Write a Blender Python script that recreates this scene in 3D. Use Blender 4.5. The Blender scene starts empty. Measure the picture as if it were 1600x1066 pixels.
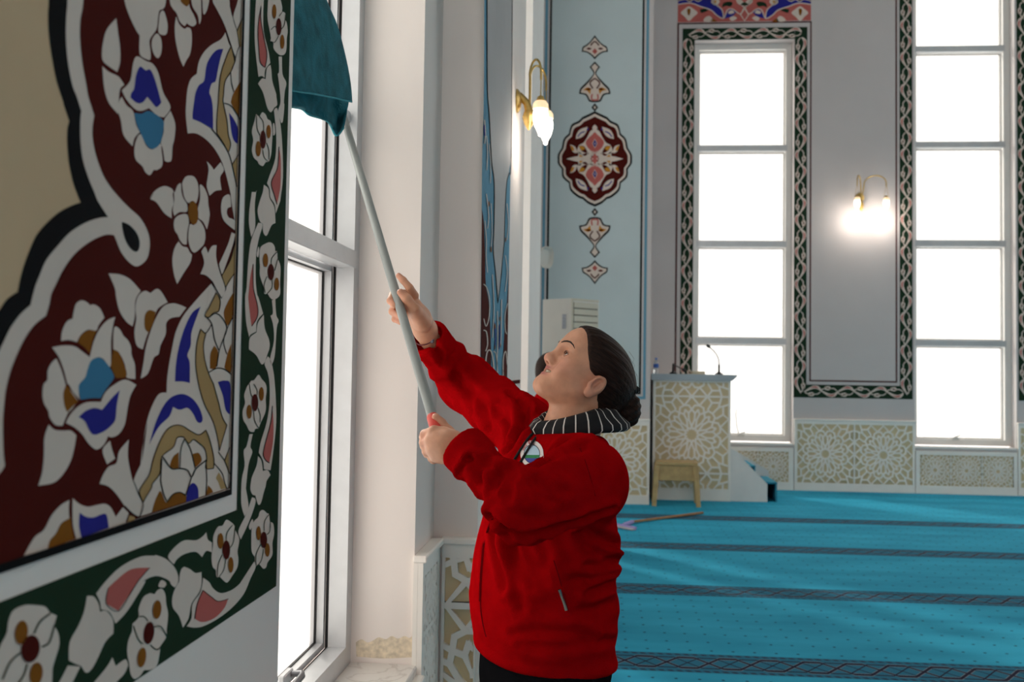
import bpy, bmesh, math, random
import numpy as np
from mathutils import Vector, Matrix
from mathutils.geometry import tessellate_polygon

S = bpy.context.scene
COL = S.collection
PI = math.pi
random.seed(7)

# ------------------------------------------------------------------ camera
F, CX, CY, YW, PT, RL = 1526.4, 807.7, 513.1, -.0831, .0411, -.0151   # focal length and centre in pixels, yaw, pitch, roll
H = 1.45                                                             # camera height
_cy, _sy, _cp, _sp, _cr, _sr = math.cos(YW), math.sin(YW), math.cos(PT), math.sin(PT), math.cos(RL), math.sin(RL)
FWD = Vector((_sy*_cp, _cy*_cp, _sp))
_rt = Vector((_cy, -_sy, 0)); _up = _rt.cross(FWD)
RGT = _cr*_rt - _sr*_up
UPV = _sr*_rt + _cr*_up
cam_d = bpy.data.cameras.new('camera')
cam = bpy.data.objects.new('camera', cam_d); COL.objects.link(cam)
cam.matrix_world = Matrix(((RGT.x, UPV.x, -FWD.x, 0), (RGT.y, UPV.y, -FWD.y, 0), (RGT.z, UPV.z, -FWD.z, H), (0, 0, 0, 1)))
cam_d.sensor_width = 36
cam_d.lens = F*36/1600
cam_d.shift_x = (800-CX)/1600
cam_d.shift_y = (CY-533)/1600
cam_d.clip_start = .05
cam_d.dof.use_dof = True
cam_d.dof.focus_distance = 2.25
cam_d.dof.aperture_fstop = 5.6
S.camera = cam

# ------------------------------------------------------------------ daylight
w = bpy.data.worlds.new('sky'); S.world = w; w.use_nodes = True
nt = w.node_tree; bg = nt.nodes['Background']
tc = nt.nodes.new('ShaderNodeTexCoord'); sx = nt.nodes.new('ShaderNodeSeparateXYZ'); cr = nt.nodes.new('ShaderNodeValToRGB')
nt.links.new(tc.outputs['Generated'], sx.inputs[0]); nt.links.new(sx.outputs['Z'], cr.inputs[0]); nt.links.new(cr.outputs[0], bg.inputs[0])
cr.color_ramp.elements[0].position = 0; cr.color_ramp.elements[0].color = (.91, .835, .79, 1)
cr.color_ramp.elements[1].position = .5; cr.color_ramp.elements[1].color = (1, .945, .915, 1)
bg.inputs[1].default_value = 1.85
sun_d = bpy.data.lights.new('sun', 'SUN'); sun_d.energy = 10; sun_d.angle = math.radians(5); sun_d.color = (1, .95, .86)
sun = bpy.data.objects.new('sun', sun_d); COL.objects.link(sun)
_sd = Vector((.62, -.66, -.52)).normalized()
sun.rotation_euler = _sd.to_track_quat('-Z', 'Y').to_euler(); sun.location = (-8, 20, 12)
vs = S.view_settings
vs.view_transform = 'Standard'; vs.look = 'None'; vs.gamma = 1; vs.use_curve_mapping = False
vs.exposure = 0.66
try:
    S.cycles.use_denoising = True; S.cycles.max_bounces = 8; S.cycles.diffuse_bounces = 5; S.cycles.transmission_bounces = 6
    S.cycles.sample_clamp_indirect = 8
    S.cycles.caustics_reflective = False; S.cycles.caustics_refractive = False
except Exception: pass

# ------------------------------------------------------------------ helpers
def ray(x, y): return FWD + (x-CX)/F*RGT - (y-CY)/F*UPV
O_ = Vector((0, 0, H))
def at_y(x, y, Y): d = ray(x, y); return O_ + d*(Y/d.y)       # the point of the plane Y that shows at a pixel of the 1600 x 1066 frame
def at_x(x, y, X): d = ray(x, y); return O_ + d*(X/d.x)
def at_z(x, y, Z): d = ray(x, y); return O_ + d*((Z-H)/d.z)

MATS = {}
def mat(name, col, rough=.7, var=.04, scale=8., bump=0., bscale=60., metal=0., emit=None, spec=.3, trans=0., sheen=0.):
    if name in MATS: return MATS[name]
    m = bpy.data.materials.new(name); m.use_nodes = True; MATS[name] = m
    n = m.node_tree.nodes; l = m.node_tree.links; b = n['Principled BSDF']
    b.inputs['Roughness'].default_value = rough; b.inputs['Metallic'].default_value = metal
    b.inputs['Specular IOR Level'].default_value = spec
    if trans: b.inputs['Transmission Weight'].default_value = trans
    if sheen:
        b.inputs['Sheen Weight'].default_value = sheen; b.inputs['Sheen Roughness'].default_value = .5
    c = (*col, 1)
    if var > 0:
        t = n.new('ShaderNodeTexCoord'); no = n.new('ShaderNodeTexNoise'); no.inputs['Scale'].default_value = scale; no.inputs['Detail'].default_value = 4
        r = n.new('ShaderNodeValToRGB'); l.new(t.outputs['Object'], no.inputs['Vector']); l.new(no.outputs[0], r.inputs[0])
        r.color_ramp.elements[0].position = .3; r.color_ramp.elements[1].position = .7
        r.color_ramp.elements[0].color = tuple(max(0, v*(1-var)) for v in col)+(1,)
        r.color_ramp.elements[1].color = tuple(min(1, v*(1+var)) for v in col)+(1,)
        l.new(r.outputs[0], b.inputs['Base Color'])
    else: b.inputs['Base Color'].default_value = c
    if bump:
        t2 = n.new('ShaderNodeTexCoord'); n2 = n.new('ShaderNodeTexNoise'); n2.inputs['Scale'].default_value = bscale; n2.inputs['Detail'].default_value = 3
        bp = n.new('ShaderNodeBump'); bp.inputs['Strength'].default_value = bump; bp.inputs['Distance'].default_value = .01
        l.new(t2.outputs['Object'], n2.inputs['Vector']); l.new(n2.outputs[0], bp.inputs['Height']); l.new(bp.outputs[0], b.inputs['Normal'])
    if emit:
        b.inputs['Emission Color'].default_value = (*emit[0], 1); b.inputs['Emission Strength'].default_value = emit[1]
    return m

def link(name, me, mats, parent=None, smooth=False):
    o = bpy.data.objects.new(name, me); COL.objects.link(o)
    for m in (mats if isinstance(mats, (list, tuple)) else [mats]):
        if m is not None: me.materials.append(m)
    if smooth:
        me.polygons.foreach_set('use_smooth', [True]*len(me.polygons))
    if parent: o.parent = parent
    return o
def tag(o, label=None, cat=None, group=None, kind=None):
    if label: o['label'] = label
    if cat: o['category'] = cat
    if group: o['group'] = group
    if kind: o['kind'] = kind
    return o
def empty(name, loc=(0, 0, 0), rz=0.):
    o = bpy.data.objects.new(name, None); COL.objects.link(o); o.location = loc; o.rotation_euler = (0, 0, rz); o.empty_display_size = .05
    return o

class MB:
    """collects simple solids into one mesh"""
    def __init__(s): s.v = []; s.f = []; s.m = []
    def add(s, vs_, fs, mi=0):
        n = len(s.v); s.v += [tuple(p) for p in vs_]; s.f += [tuple(i+n for i in f) for f in fs]; s.m += [mi]*len(fs); return s
    def box(s, x0, x1, y0, y1, z0, z1, mi=0):
        vs_ = [(x, y, z) for x in (x0, x1) for y in (y0, y1) for z in (z0, z1)]
        return s.add(vs_, [(0, 1, 3, 2), (4, 6, 7, 5), (0, 4, 5, 1), (2, 3, 7, 6), (0, 2, 6, 4), (1, 5, 7, 3)], mi)
    def cbox(s, x0, x1, y0, y1, z0, z1, b=.004, mi=0):
        """box with chamfered edges"""
        bm = bmesh.new(); bmesh.ops.create_cube(bm, size=1)
        for v in bm.verts: v.co = Vector(((x0+x1)/2+v.co.x*(x1-x0), (y0+y1)/2+v.co.y*(y1-y0), (z0+z1)/2+v.co.z*(z1-z0)))
        bmesh.ops.bevel(bm, geom=bm.edges[:]+bm.verts[:], offset=min(b, .45*min(abs(x1-x0), abs(y1-y0), abs(z1-z0))), segments=1, affect='EDGES')
        bm.verts.index_update()
        s.add([v.co[:] for v in bm.verts], [[v.index for v in f.verts] for f in bm.faces], mi); bm.free(); return s
    def tube(s, pts, rad, seg=10, caps=True, mi=0, closed=False):
        pts = [Vector(p) for p in pts]; n = len(pts)
        rad = rad if isinstance(rad, (list, tuple)) else [rad]*n
        tang = []
        for i in range(n):
            a = pts[(i-1) % n] if closed else pts[max(i-1, 0)]; b = pts[(i+1) % n] if closed else pts[min(i+1, n-1)]
            tang.append((b-a).normalized() if (b-a).length > 1e-9 else Vector((0, 0, 1)))
        u = tang[0].orthogonal().normalized(); vs_ = []
        for i in range(n):
            t = tang[i]; u = (u-t*u.dot(t)); u = u.normalized() if u.length > 1e-6 else t.orthogonal().normalized(); v = t.cross(u)
            for k in range(seg):
                a = 2*PI*k/seg; vs_.append(pts[i]+(u*math.cos(a)+v*math.sin(a))*rad[i])
        fs = []
        for i in range(n if closed else n-1):
            j = (i+1) % n
            for k in range(seg): fs.append((i*seg+k, i*seg+(k+1) % seg, j*seg+(k+1) % seg, j*seg+k))
        if caps and not closed: fs += [tuple(range(seg))[::-1], tuple((n-1)*seg+k for k in range(seg))]
        return s.add(vs_, fs, mi)
    def lathe(s, prof, c=(0, 0, 0), seg=20, mi=0, M=None):
        vs_ = []; fs = []
        for r, z in prof:
            for k in range(seg):
                a = 2*PI*k/seg; p = Vector((r*math.cos(a), r*math.sin(a), z))
                if M is not None: p = M @ p
                vs_.append(p+Vector(c))
        for i in range(len(prof)-1):
            for k in range(seg): fs.append((i*seg+k, i*seg+(k+1) % seg, (i+1)*seg+(k+1) % seg, (i+1)*seg+k))
        fs += [tuple(range(seg))[::-1], tuple((len(prof)-1)*seg+k for k in range(seg))]
        return s.add(vs_, fs, mi)
    def prism(s, poly, axis, a, b, mi=0):
        """polygon of 2-D points swept along an axis ('x','y','z') from a to b"""
        def P(u, v, t): return {'x': (t, u, v), 'y': (u, t, v), 'z': (u, v, t)}[axis]
        n = len(poly); vs_ = [P(u, v, a) for u, v in poly]+[P(u, v, b) for u, v in poly]
        tri = tessellate_polygon([[Vector((u, v, 0)) for u, v in poly]])
        fs = [tuple(t) for t in tri]+[tuple(i+n for i in t[::-1]) for t in tri]+[(i, (i+1) % n, n+(i+1) % n, n+i) for i in range(n)]
        return s.add(vs_, fs, mi)
    def build(s, name, mats, parent=None, smooth=False):
        me = bpy.data.meshes.new(name); me.from_pydata(s.v, [], s.f); me.update()
        if any(s.m): me.polygons.foreach_set('material_index', s.m)
        bm = bmesh.new(); bm.from_mesh(me); bmesh.ops.recalc_face_normals(bm, faces=bm.faces); bm.to_mesh(me); bm.free()
        o = link(name, me, mats, parent, False)
        if smooth:
            me.polygons.foreach_set('use_smooth', [True]*len(me.polygons))
            try: me.set_sharp_from_angle(angle=math.radians(40))
            except Exception: pass
        return o
def box(name, d, m, parent=None, b=0.):
    mb = MB(); (mb.cbox(*d, b) if b else mb.box(*d)); return mb.build(name, m, parent)
def struct(o): o['kind'] = 'structure'; return o

# ------------------------------------------------------------------ materials
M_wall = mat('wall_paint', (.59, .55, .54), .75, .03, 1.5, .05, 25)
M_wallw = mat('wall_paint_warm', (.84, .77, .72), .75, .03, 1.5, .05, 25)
M_white = mat('white_paint', (.80, .78, .75), .6, .02)
M_lat = mat('white_lattice_board', (.92, .87, .80), .5, .02)
M_cream = mat('cream_board', (.70, .57, .35), .6, .05, 5)
M_alu = mat('aluminium', (.62, .63, .64), .38, .03, 20, 0, 60, .35)
M_gask = mat('black_gasket', (.012, .012, .013), .5, 0)
M_brass = mat('brass', (.52, .36, .12), .35, .1, 40, 0, 60, .85)
M_wood = mat('beech_wood', (.50, .35, .16), .5, .15, 12)
M_black = mat('black_plastic', (.012, .012, .014), .4, 0)
M_wplas = mat('white_plastic', (.78, .77, .72), .4, .02)

# paint colours of the decoration
PAINT = dict(W=(.70, .60, .53), R=(.072, .009, .007), K=(.010, .010, .011), G=(.016, .036, .020), P=(.50, .13, .115), B=(.026, .026, .24),
             N=(.24, .085, .012), T=(.42, .27, .12), L=(.055, .20, .34), S=(.14, .32, .44), Y=(.55, .24, .03), C=(.62, .45, .285))
def paint(k): return mat('paint_'+{'W': 'white', 'R': 'dark_red', 'K': 'black', 'G': 'dark_green', 'P': 'pink', 'B': 'ultramarine', 'N': 'ochre', 'T': 'tan', 'L': 'light_blue', 'S': 'sky_blue', 'Y': 'orange', 'C': 'cream'}[k], PAINT[k], .85, .05, 6, spec=.04)

def marble():
    m = mat('marble', (.72, .69, .65), .3, .06, 3); n = m.node_tree.nodes; l = m.node_tree.links
    t = n.new('ShaderNodeTexCoord'); wv = n.new('ShaderNodeTexNoise'); wv.inputs['Scale'].default_value = 5; wv.inputs['Detail'].default_value = 6; wv.inputs['Distortion'].default_value = 1.5
    r = n.new('ShaderNodeValToRGB'); l.new(t.outputs['Object'], wv.inputs[0]); l.new(wv.outputs[0], r.inputs[0])
    e = r.color_ramp.elements; e[0].position = .47; e[0].color = (.76, .73, .69, 1); e[1].position = .53; e[1].color = (.76, .73, .69, 1)
    x = r.color_ramp.elements.new(.5); x.color = (.60, .56, .52, 1); l.new(r.outputs[0], n['Principled BSDF'].inputs['Base Color']); return m
M_marble = marble()

def glass_mat(name='frosted_glass', tl=.6, rf=.3, tint=(.95, .97, .97)):
    m = bpy.data.materials.new(name); m.use_nodes = True; n = m.node_tree.nodes; l = m.node_tree.links
    n.remove(n['Principled BSDF']); out = n['Material Output']
    tr = n.new('ShaderNodeBsdfTranslucent'); tr.inputs[0].default_value = (*tint, 1)
    tp = n.new('ShaderNodeBsdfTransparent'); tp.inputs[0].default_value = (.9, .91, .9, 1)
    df = n.new('ShaderNodeBsdfDiffuse'); df.inputs[0].default_value = (.85, .86, .86, 1)
    a = n.new('ShaderNodeMixShader'); a.inputs[0].default_value = rf; b = n.new('ShaderNodeMixShader'); b.inputs[0].default_value = .10
    l.new(tr.outputs[0], a.inputs[1]); l.new(tp.outputs[0], a.inputs[2]); l.new(a.outputs[0], b.inputs[1]); l.new(df.outputs[0], b.inputs[2]); l.new(b.outputs[0], out.inputs[0])
    return m
M_glass = glass_mat('frosted_glass', .6, .13, (.36, .361, .357))
M_clear = bpy.data.materials.new('clear_glass'); M_clear.use_nodes = True
_n = M_clear.node_tree.nodes; _n.remove(_n['Principled BSDF']); _t = _n.new('ShaderNodeBsdfTransparent'); _t.inputs[0].default_value = (.96, .97, .97, 1); M_clear.node_tree.links.new(_t.outputs[0], _n['Material Output'].inputs[0])

def carpet_mat():
    m = bpy.data.materials.new('teal_carpet'); m.use_nodes = True; n = m.node_tree.nodes; l = m.node_tree.links; b = n['Principled BSDF']
    def M(op, a, b_=None, c=None):
        x = n.new('ShaderNodeMath'); x.operation = op
        for i, v in enumerate((a, b_, c)):
            if v is None: continue
            if isinstance(v, (int, float)): x.inputs[i].default_value = v
            else: l.new(v, x.inputs[i])
        return x.outputs[0]
    geo = n.new('ShaderNodeNewGeometry'); sp = n.new('ShaderNodeSeparateXYZ'); l.new(geo.outputs['Position'], sp.inputs[0])
    X, Y = sp.outputs['X'], sp.outputs['Y']
    per = 1.628
    yy = M('SUBTRACT', M('MODULO', M('ADD', M('SUBTRACT', Y, 4.98), per*20.5), per), per/2)      # distance from the middle of the nearest band
    ay = M('ABSOLUTE', yy)
    band = M('MULTIPLY', M('LESS_THAN', ay, .158), M('LESS_THAN', Y, 10.8))
    core = M('MULTIPLY', M('LESS_THAN', ay, .118), band)
    def strand(ph, thick):
        # flat-topped zigzag running along the band
        t = M('PINGPONG', M('ADD', X, 40+ph), .2075)
        z = M('MULTIPLY', M('SUBTRACT', t, .10375), 1.35)
        z = M('MAXIMUM', M('MINIMUM', z, .085), -.085)
        return M('LESS_THAN', M('ABSOLUTE', M('SUBTRACT', yy, z)), thick)
    def lines(th): return M('MAXIMUM', strand(0, th), strand(.2075, th))
    dark = M('MULTIPLY', M('MAXIMUM', lines(.014), M('MAXIMUM', strand(.10375, .007), strand(.31125, .007))), core); lite = M('MULTIPLY', lines(.020), core)
    edge = M('MULTIPLY', band, M('MULTIPLY', M('LESS_THAN', M('ABSOLUTE', M('SUBTRACT', ay, .138)), .012), M('GREATER_THAN', M('PINGPONG', M('ADD', X, M('MULTIPLY', yy, .6)), .022), .008)))
    # small dots strewn over the field
    dx = M('SUBTRACT', M('PINGPONG', M('ADD', X, M('MULTIPLY', M('FLOOR', M('DIVIDE', Y, .16)), .11)), .11), .055)
    dy = M('SUBTRACT', M('PINGPONG', Y, .16), .08)
    dots = M('MULTIPLY', M('LESS_THAN', M('ADD', M('MULTIPLY', dx, dx), M('MULTIPLY', dy, dy)), .00007), M('GREATER_THAN', ay, .2))
    no = n.new('ShaderNodeTexNoise'); no.inputs['Scale'].default_value = 2.2; no.inputs['Detail'].default_value = 5
    mp = n.new('ShaderNodeMapping'); mp.inputs['Scale'].default_value = (.5, 1.6, 1); l.new(geo.outputs['Position'], mp.inputs[0]); l.new(mp.outputs[0], no.inputs['Vector'])
    rp = n.new('ShaderNodeValToRGB'); l.new(no.outputs[0], rp.inputs[0]); e = rp.color_ramp.elements
    e[0].position = .3; e[0].color = (.022, .30, .47, 1); e[1].position = .72; e[1].color = (.042, .43, .63, 1)
    def mix(fac, c1, col):
        x = n.new('ShaderNodeMixRGB'); l.new(fac, x.inputs[0]); l.new(c1, x.inputs[1]); x.inputs[2].default_value = (*col, 1); return x.outputs[0]
    c = mix(dots, rp.outputs[0], (.010, .05, .085))
    c = mix(band, c, (.022, .17, .27)); c = mix(edge, c, (.03, .05, .09)); c = mix(lite, c, (.22, .26, .30)); c = mix(dark, c, (.018, .014, .035))
    l.new(c, b.inputs['Base Color']); b.inputs['Roughness'].default_value = .9; b.inputs['Specular IOR Level'].default_value = .1
    n2 = n.new('ShaderNodeTexNoise'); n2.inputs['Scale'].default_value = 180; bp = n.new('ShaderNodeBump'); bp.inputs['Strength'].default_value = .4; bp.inputs['Distance'].default_value = .01
    l.new(geo.outputs['Position'], n2.inputs['Vector']); l.new(n2.outputs[0], bp.inputs['Height']); l.new(bp.outputs[0], b.inputs['Normal'])
    return m

# ------------------------------------------------------------------ the room
XL, YF, YP, XP = -.55, 12.38, 10.734, -.40       # left wall face, far wall face, face of the blue pier, face of the painted pilaster
ZC, XR, YB = 8.2, 11.5, -7.0
struct(box('floor', (-1.0, XR+.3, YB-.3, YF+.3, -.2, 0), carpet_mat()))
struct(box('ceiling', (-1.0, XR+.3, YB-.3, YF+.4, ZC, ZC+.2), M_white))

def wall_with_holes(name, axis, face, back, u0, u1, holes, m):
    """a wall from u0 to u1 with full-depth rectangular openings (ua, ub, za, zb)"""
    mb = MB(); cuts = sorted(holes); u = u0
    def bx(ua, ub, za, zb):
        if ub-ua < 1e-4 or zb-za < 1e-4: return
        lo, hi = min(face, back), max(face, back)
        if axis == 'x': mb.box(lo, hi, ua, ub, za, zb)
        else: mb.box(ua, ub, lo, hi, za, zb)
    for ua, ub, za, zb in cuts:
        bx(u, ua, 0, ZC); bx(ua, ub, 0, za); bx(ua, ub, zb, ZC); u = ub
    bx(u, u1, 0, ZC)
    return struct(mb.build(name, m))
ZW1 = 6.6                                        # head of the tall windows
LW = [(1.687, 2.971, .53, ZW1), (5.12, 6.03, .53, ZW1), (-3.2, -1.9, .53, ZW1), (-5.9, -4.6, .53, ZW1)]
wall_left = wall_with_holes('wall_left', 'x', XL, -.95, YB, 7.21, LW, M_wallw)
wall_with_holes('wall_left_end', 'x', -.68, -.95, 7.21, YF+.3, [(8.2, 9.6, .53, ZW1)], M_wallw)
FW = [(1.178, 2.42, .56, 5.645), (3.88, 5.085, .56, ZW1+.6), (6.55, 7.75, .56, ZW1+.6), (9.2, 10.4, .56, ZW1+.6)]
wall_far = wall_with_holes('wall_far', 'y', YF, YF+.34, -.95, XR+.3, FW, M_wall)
RW_FILL = [(7.0, 9.2, .3, 7.8), (9.7, 12.1, .3, 7.8)]  # added openings out of view, placed and sized to brighten the far end
wall_with_holes('wall_right', 'x', XR, XR+.3, YB, YF+.3, RW_FILL, M_wall)
BW_FILL = [(.4, 2.4, .3, 7.8), (3.2, 5.2, .3, 7.8)]  # added openings behind the camera, sized to throw fill light forward
wall_with_holes('wall_back', 'y', YB, YB-.3, -.95, XR+.3, BW_FILL, M_wall)
# pilaster with the painted V on its room side, and the pier that carries the blue panel
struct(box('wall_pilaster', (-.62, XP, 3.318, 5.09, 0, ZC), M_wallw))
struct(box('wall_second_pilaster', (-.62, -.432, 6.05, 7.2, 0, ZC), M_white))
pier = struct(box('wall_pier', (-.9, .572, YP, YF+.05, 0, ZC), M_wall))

# ------------------------------------------------------------------ windows
def frame_ring(mb, axis, f0, f1, u0, u1, z0, z1, wd, mi=0):
    lo, hi = min(f0, f1), max(f0, f1)
    for a, b, c, d in ((u0, u0+wd, z0, z1), (u1-wd, u1, z0, z1), (u0+wd, u1-wd, z0, z0+wd), (u0+wd, u1-wd, z1-wd, z1)):
        if axis == 'x': mb.box(lo, hi, a, b, c, d, mi)
        else: mb.box(a, b, lo, hi, c, d, mi)
def window(name, axis, face, sgn, u0, u1, z0, z1, bars, wd=.06, frosted=True, tb=.026, fm=None):
    """aluminium window: fixed frame, gasket, transoms, sashes with frosted panes; sgn points outwards"""
    root = struct(empty(name, (0, 0, 0))); fm = fm or M_alu
    f = lambda a: face+sgn*a
    mb = MB(); frame_ring(mb, axis, f(0), f(.055), u0, u1, z0, z1, wd)
    mb.build('window_frame', fm, root)
    mb = MB(); frame_ring(mb, axis, f(.054), f(.066), u0, u1, z0, z1, wd-.006); mb.build('gasket', M_gask, root)
    zs = [z0+wd]+list(bars)+[z1-wd]
    for zb in bars:
        mb = MB(); lo, hi = min(f(-.004), f(.058)), max(f(-.004), f(.058))
        if axis == 'x': mb.cbox(lo, hi, u0+wd-.02, u1-wd+.02, zb-tb, zb+tb, .003)
        else: mb.cbox(u0+wd-.02, u1-wd+.02, lo, hi, zb-tb, zb+tb, .003)
        mb.build('transom', M_alu, root)
    for i in range(len(zs)-1):
        a = zs[i]+(0 if i == 0 else tb); b = zs[i+1]-(0 if i == len(zs)-2 else tb)
        mb = MB(); frame_ring(mb, axis, f(.066), f(.108), u0+wd-.004, u1-wd+.004, a-.004, b+.004, .018); sashf = mb.build('sash', fm, root)
        mb = MB(); frame_ring(mb, axis, f(.0875), f(.1045), u0+wd+.012, u1-wd-.012, a+.012, b-.012, .005); mb.build('glazing_bead', M_gask, sashf)
        mb = MB(); lo, hi = min(f(.094), f(.10)), max(f(.094), f(.10))
        if axis == 'x': mb.box(lo, hi, u0+wd+.008, u1-wd-.008, a+.008, b-.008)
        else: mb.box(u0+wd+.008, u1-wd-.008, lo, hi, a+.008, b-.008)
        pn = mb.build('pane', [M_clear, M_glass], sashf)
        for p_ in pn.data.polygons:                      # the frosted side of the pane looks into the room
            if frosted and (p_.normal.x if axis == 'x' else p_.normal.y)*sgn < -.5: p_.material_index = 1
    return root
win_near = window('window_1', 'x', -.742, -1, 1.687, 2.971, .545, ZW1, [1.775, 3.05, 4.32, 5.5], .062)
window('window_2', 'x', -.742, -1, 5.12, 6.03, .545, ZW1, [1.8, 3.05, 4.32, 5.5])
window('window_30', 'x', -.79, -1, 8.2, 9.6, .545, ZW1, [1.8, 3.05, 4.32, 5.5])
FB = [1.845, 3.085, 4.315]
win_f1 = window('window_3', 'y', YF+.15, 1, 1.178, 2.42, .58, 5.645, [1.838, 3.072, 4.30], .075, True, .038, M_white)
win_f2 = window('window_4', 'y', YF+.15, 1, 3.88, 5.085, .58, ZW1+.6, [1.845, 3.09, 4.335, 5.55], .075, True, .038, M_white)
window('window_5', 'y', YF+.15, 1, 6.55, 7.75, .58, ZW1+.6, FB+[5.55], .075)
window('window_6', 'y', YF+.15, 1, 9.2, 10.4, .58, ZW1+.6, FB+[5.55], .075)
k = 7
for a in (LW[2], LW[3]):
    window('window_%d' % k, 'x', -.742, -1, a[0], a[1], .545, ZW1, [1.8, 3.05, 4.32, 5.5]); k += 1
for a in RW_FILL:
    window('window_%d' % k, 'x', XR+.12, 1, a[0], a[1], .32, 7.8, FB+[5.6], .06, False); k += 1  # unseen fill windows of the right wall, clear panes for more daylight
for a in BW_FILL:
    window('window_%d' % k, 'y', YB-.12, -1, a[0], a[1], .32, 7.8, FB+[5.6], .06, False); k += 1  # unseen fill windows of the back wall, likewise clear
# window sills
def sill(name, d, m): return struct(box(name, d, m, None, .004))
sill('sill_marble', (-.742, -.535, 1.69, 2.969, .515, .548), M_marble)
sill('sill_far', (1.18, 2.418, YF-.02, YF+.15, .545, .572), M_white)
sill('sill_far', (3.882, 5.083, YF-.02, YF+.15, .545, .572), M_white)

# ------------------------------------------------------------------ wall paintings
# outlines are given in close-up coordinates: a letter sets the origin of the close-up, points follow; '!' marks a corner
REG = dict(A=(0, 0, .15), B=(220, 0, .15), C=(0, 150, .15), D=(220, 150, .15), E=(0, 300, .15), F=(220, 300, .15), G=(0, 450, .15), H=(220, 450, .15),
           I=(0, 600, .15), J=(220, 600, .15), K=(0, 750, .15), L=(220, 750, .15), M=(0, 906, .15), N=(220, 906, .15), P=(0, 0, .29375),
           Q=(740, 0, .2), R=(740, 200, .2), T=(740, 400, .2), U=(1030, 0, .16875), Z=(0, 0, 1), V=(740, 300, .3), X=(740, 80, .2064))
def parse(s):
    out = []; reg = 'Z'
    for tok in s.split():
        if tok[0].isalpha(): reg = tok[0]; tok = tok[1:]
        if not tok: continue
        sharp = tok.endswith('!'); tok = tok.rstrip('!')
        a, b = tok.split(','); ox, oy, k_ = REG[reg]
        out.append((ox+float(a)*k_, oy+float(b)*k_, sharp))
    return out
def smooth_path(pts, closed=True, n=4):
    """Catmull-Rom through the points, broken at the corners"""
    m_ = len(pts); res = []
    for i in range(m_ if closed else m_-1):
        p1 = pts[i]; p2 = pts[(i+1) % m_]
        p0 = pts[(i-1) % m_] if (closed or i > 0) and not p1[2] else p1
        p3 = pts[(i+2) % m_] if (closed or i < m_-2) and not p2[2] else p2
        for j in range(n):
            t = j/n; t2 = t*t; t3 = t2*t
            res.append(tuple(.5*(2*p1[c]+(p2[c]-p0[c])*t+(2*p0[c]-5*p1[c]+4*p2[c]-p3[c])*t2+(3*p1[c]-p0[c]-3*p2[c]+p3[c])*t3) for c in (0, 1)))
    if not closed: res.append(pts[-1][:2])
    return res
class Paint:
    """flat painted shapes laid on a wall plane, each coat a fraction of a millimetre over the last"""
    def __init__(s, proj, nrm, step=.00025): s.proj = proj; s.n = Vector(nrm); s.step = step; s.level = 1; s.reset()
    def reset(s): s.mb = MB(); s.keys = []; return s
    def mi(s, k_):
        if k_ not in s.keys: s.keys.append(k_)
        return s.keys.index(k_)
    def put(s, poly, k_, lift=0):
        off = s.n*(s.step*(s.level+lift)+.0008)
        vs_ = [s.proj(*p)+off for p in poly]
        fl = [Vector((p[0], p[1], 0)) for p in poly]
        s.mb.add(vs_, [tuple(t) for t in tessellate_polygon([fl])], s.mi(k_))
    def shape(s, txt, k_, lift=0, n=4, fx=None):
        p = smooth_path(parse(txt), True, n)
        if fx: p = [fx(*q) for q in p]
        s.put(p, k_, lift)
    def stroke(s, txt, k_, wd=1.2, closed=False, lift=3, fx=None):
        p = smooth_path(parse(txt), closed, 4)
        if fx: p = [fx(*q) for q in p]
        n_ = len(p); off = s.n*(s.step*(s.level+lift)+.0008); vs_ = []
        for i in range(n_):
            a = p[i-1] if (i or closed) else p[0]; b = p[(i+1) % n_] if (i < n_-1 or closed) else p[-1]
            tx, ty = b[0]-a[0], b[1]-a[1]; L_ = math.hypot(tx, ty) or 1; nx, ny = -ty/L_*wd/2, tx/L_*wd/2
            vs_ += [s.proj(p[i][0]+nx, p[i][1]+ny)+off, s.proj(p[i][0]-nx, p[i][1]-ny)+off]
        s.mb.add(vs_, [(2*i, 2*i+1, (2*i+3) % (2*n_), (2*i+2) % (2*n_)) for i in range(n_ if closed else n_-1)], s.mi(k_))
    def ell(s, reg, x, y, rx, ry, k_, tilt=0, lift=4):
        ox, oy, q = REG[reg]; ct, st = math.cos(math.radians(tilt)), math.sin(math.radians(tilt))
        s.put([(ox+q*(x+rx*math.cos(a)*ct-ry*math.sin(a)*st), oy+q*(y+rx*math.cos(a)*st+ry*math.sin(a)*ct)) for a in [2*PI*i/20 for i in range(20)]], k_, lift)
    def done(s, name, parent):
        mb, keys = s.mb, s.keys; s.reset()
        me = bpy.data.meshes.new(name); me.from_pydata(mb.v, [], mb.f); me.polygons.foreach_set('material_index', mb.m); me.update()
        # every coat faces the room
        bm = bmesh.new(); bm.from_mesh(me); bm.normal_update()
        for f_ in bm.faces:
            if f_.normal.dot(s.n) < 0: f_.normal_flip()
        bm.to_mesh(me); bm.free()
        return link(name, me, [paint(k_) for k_ in keys], parent)

mural = tag(empty('wall_mural', (XL, 1.0, 1.2)), 'large painted arabesque of white flowers on dark red with green border beside the window', 'mural')
mural.location = (0, 0, 0)
pt = Paint(lambda x, y: at_x(x, y, XL), (1, 0, 0))
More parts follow.
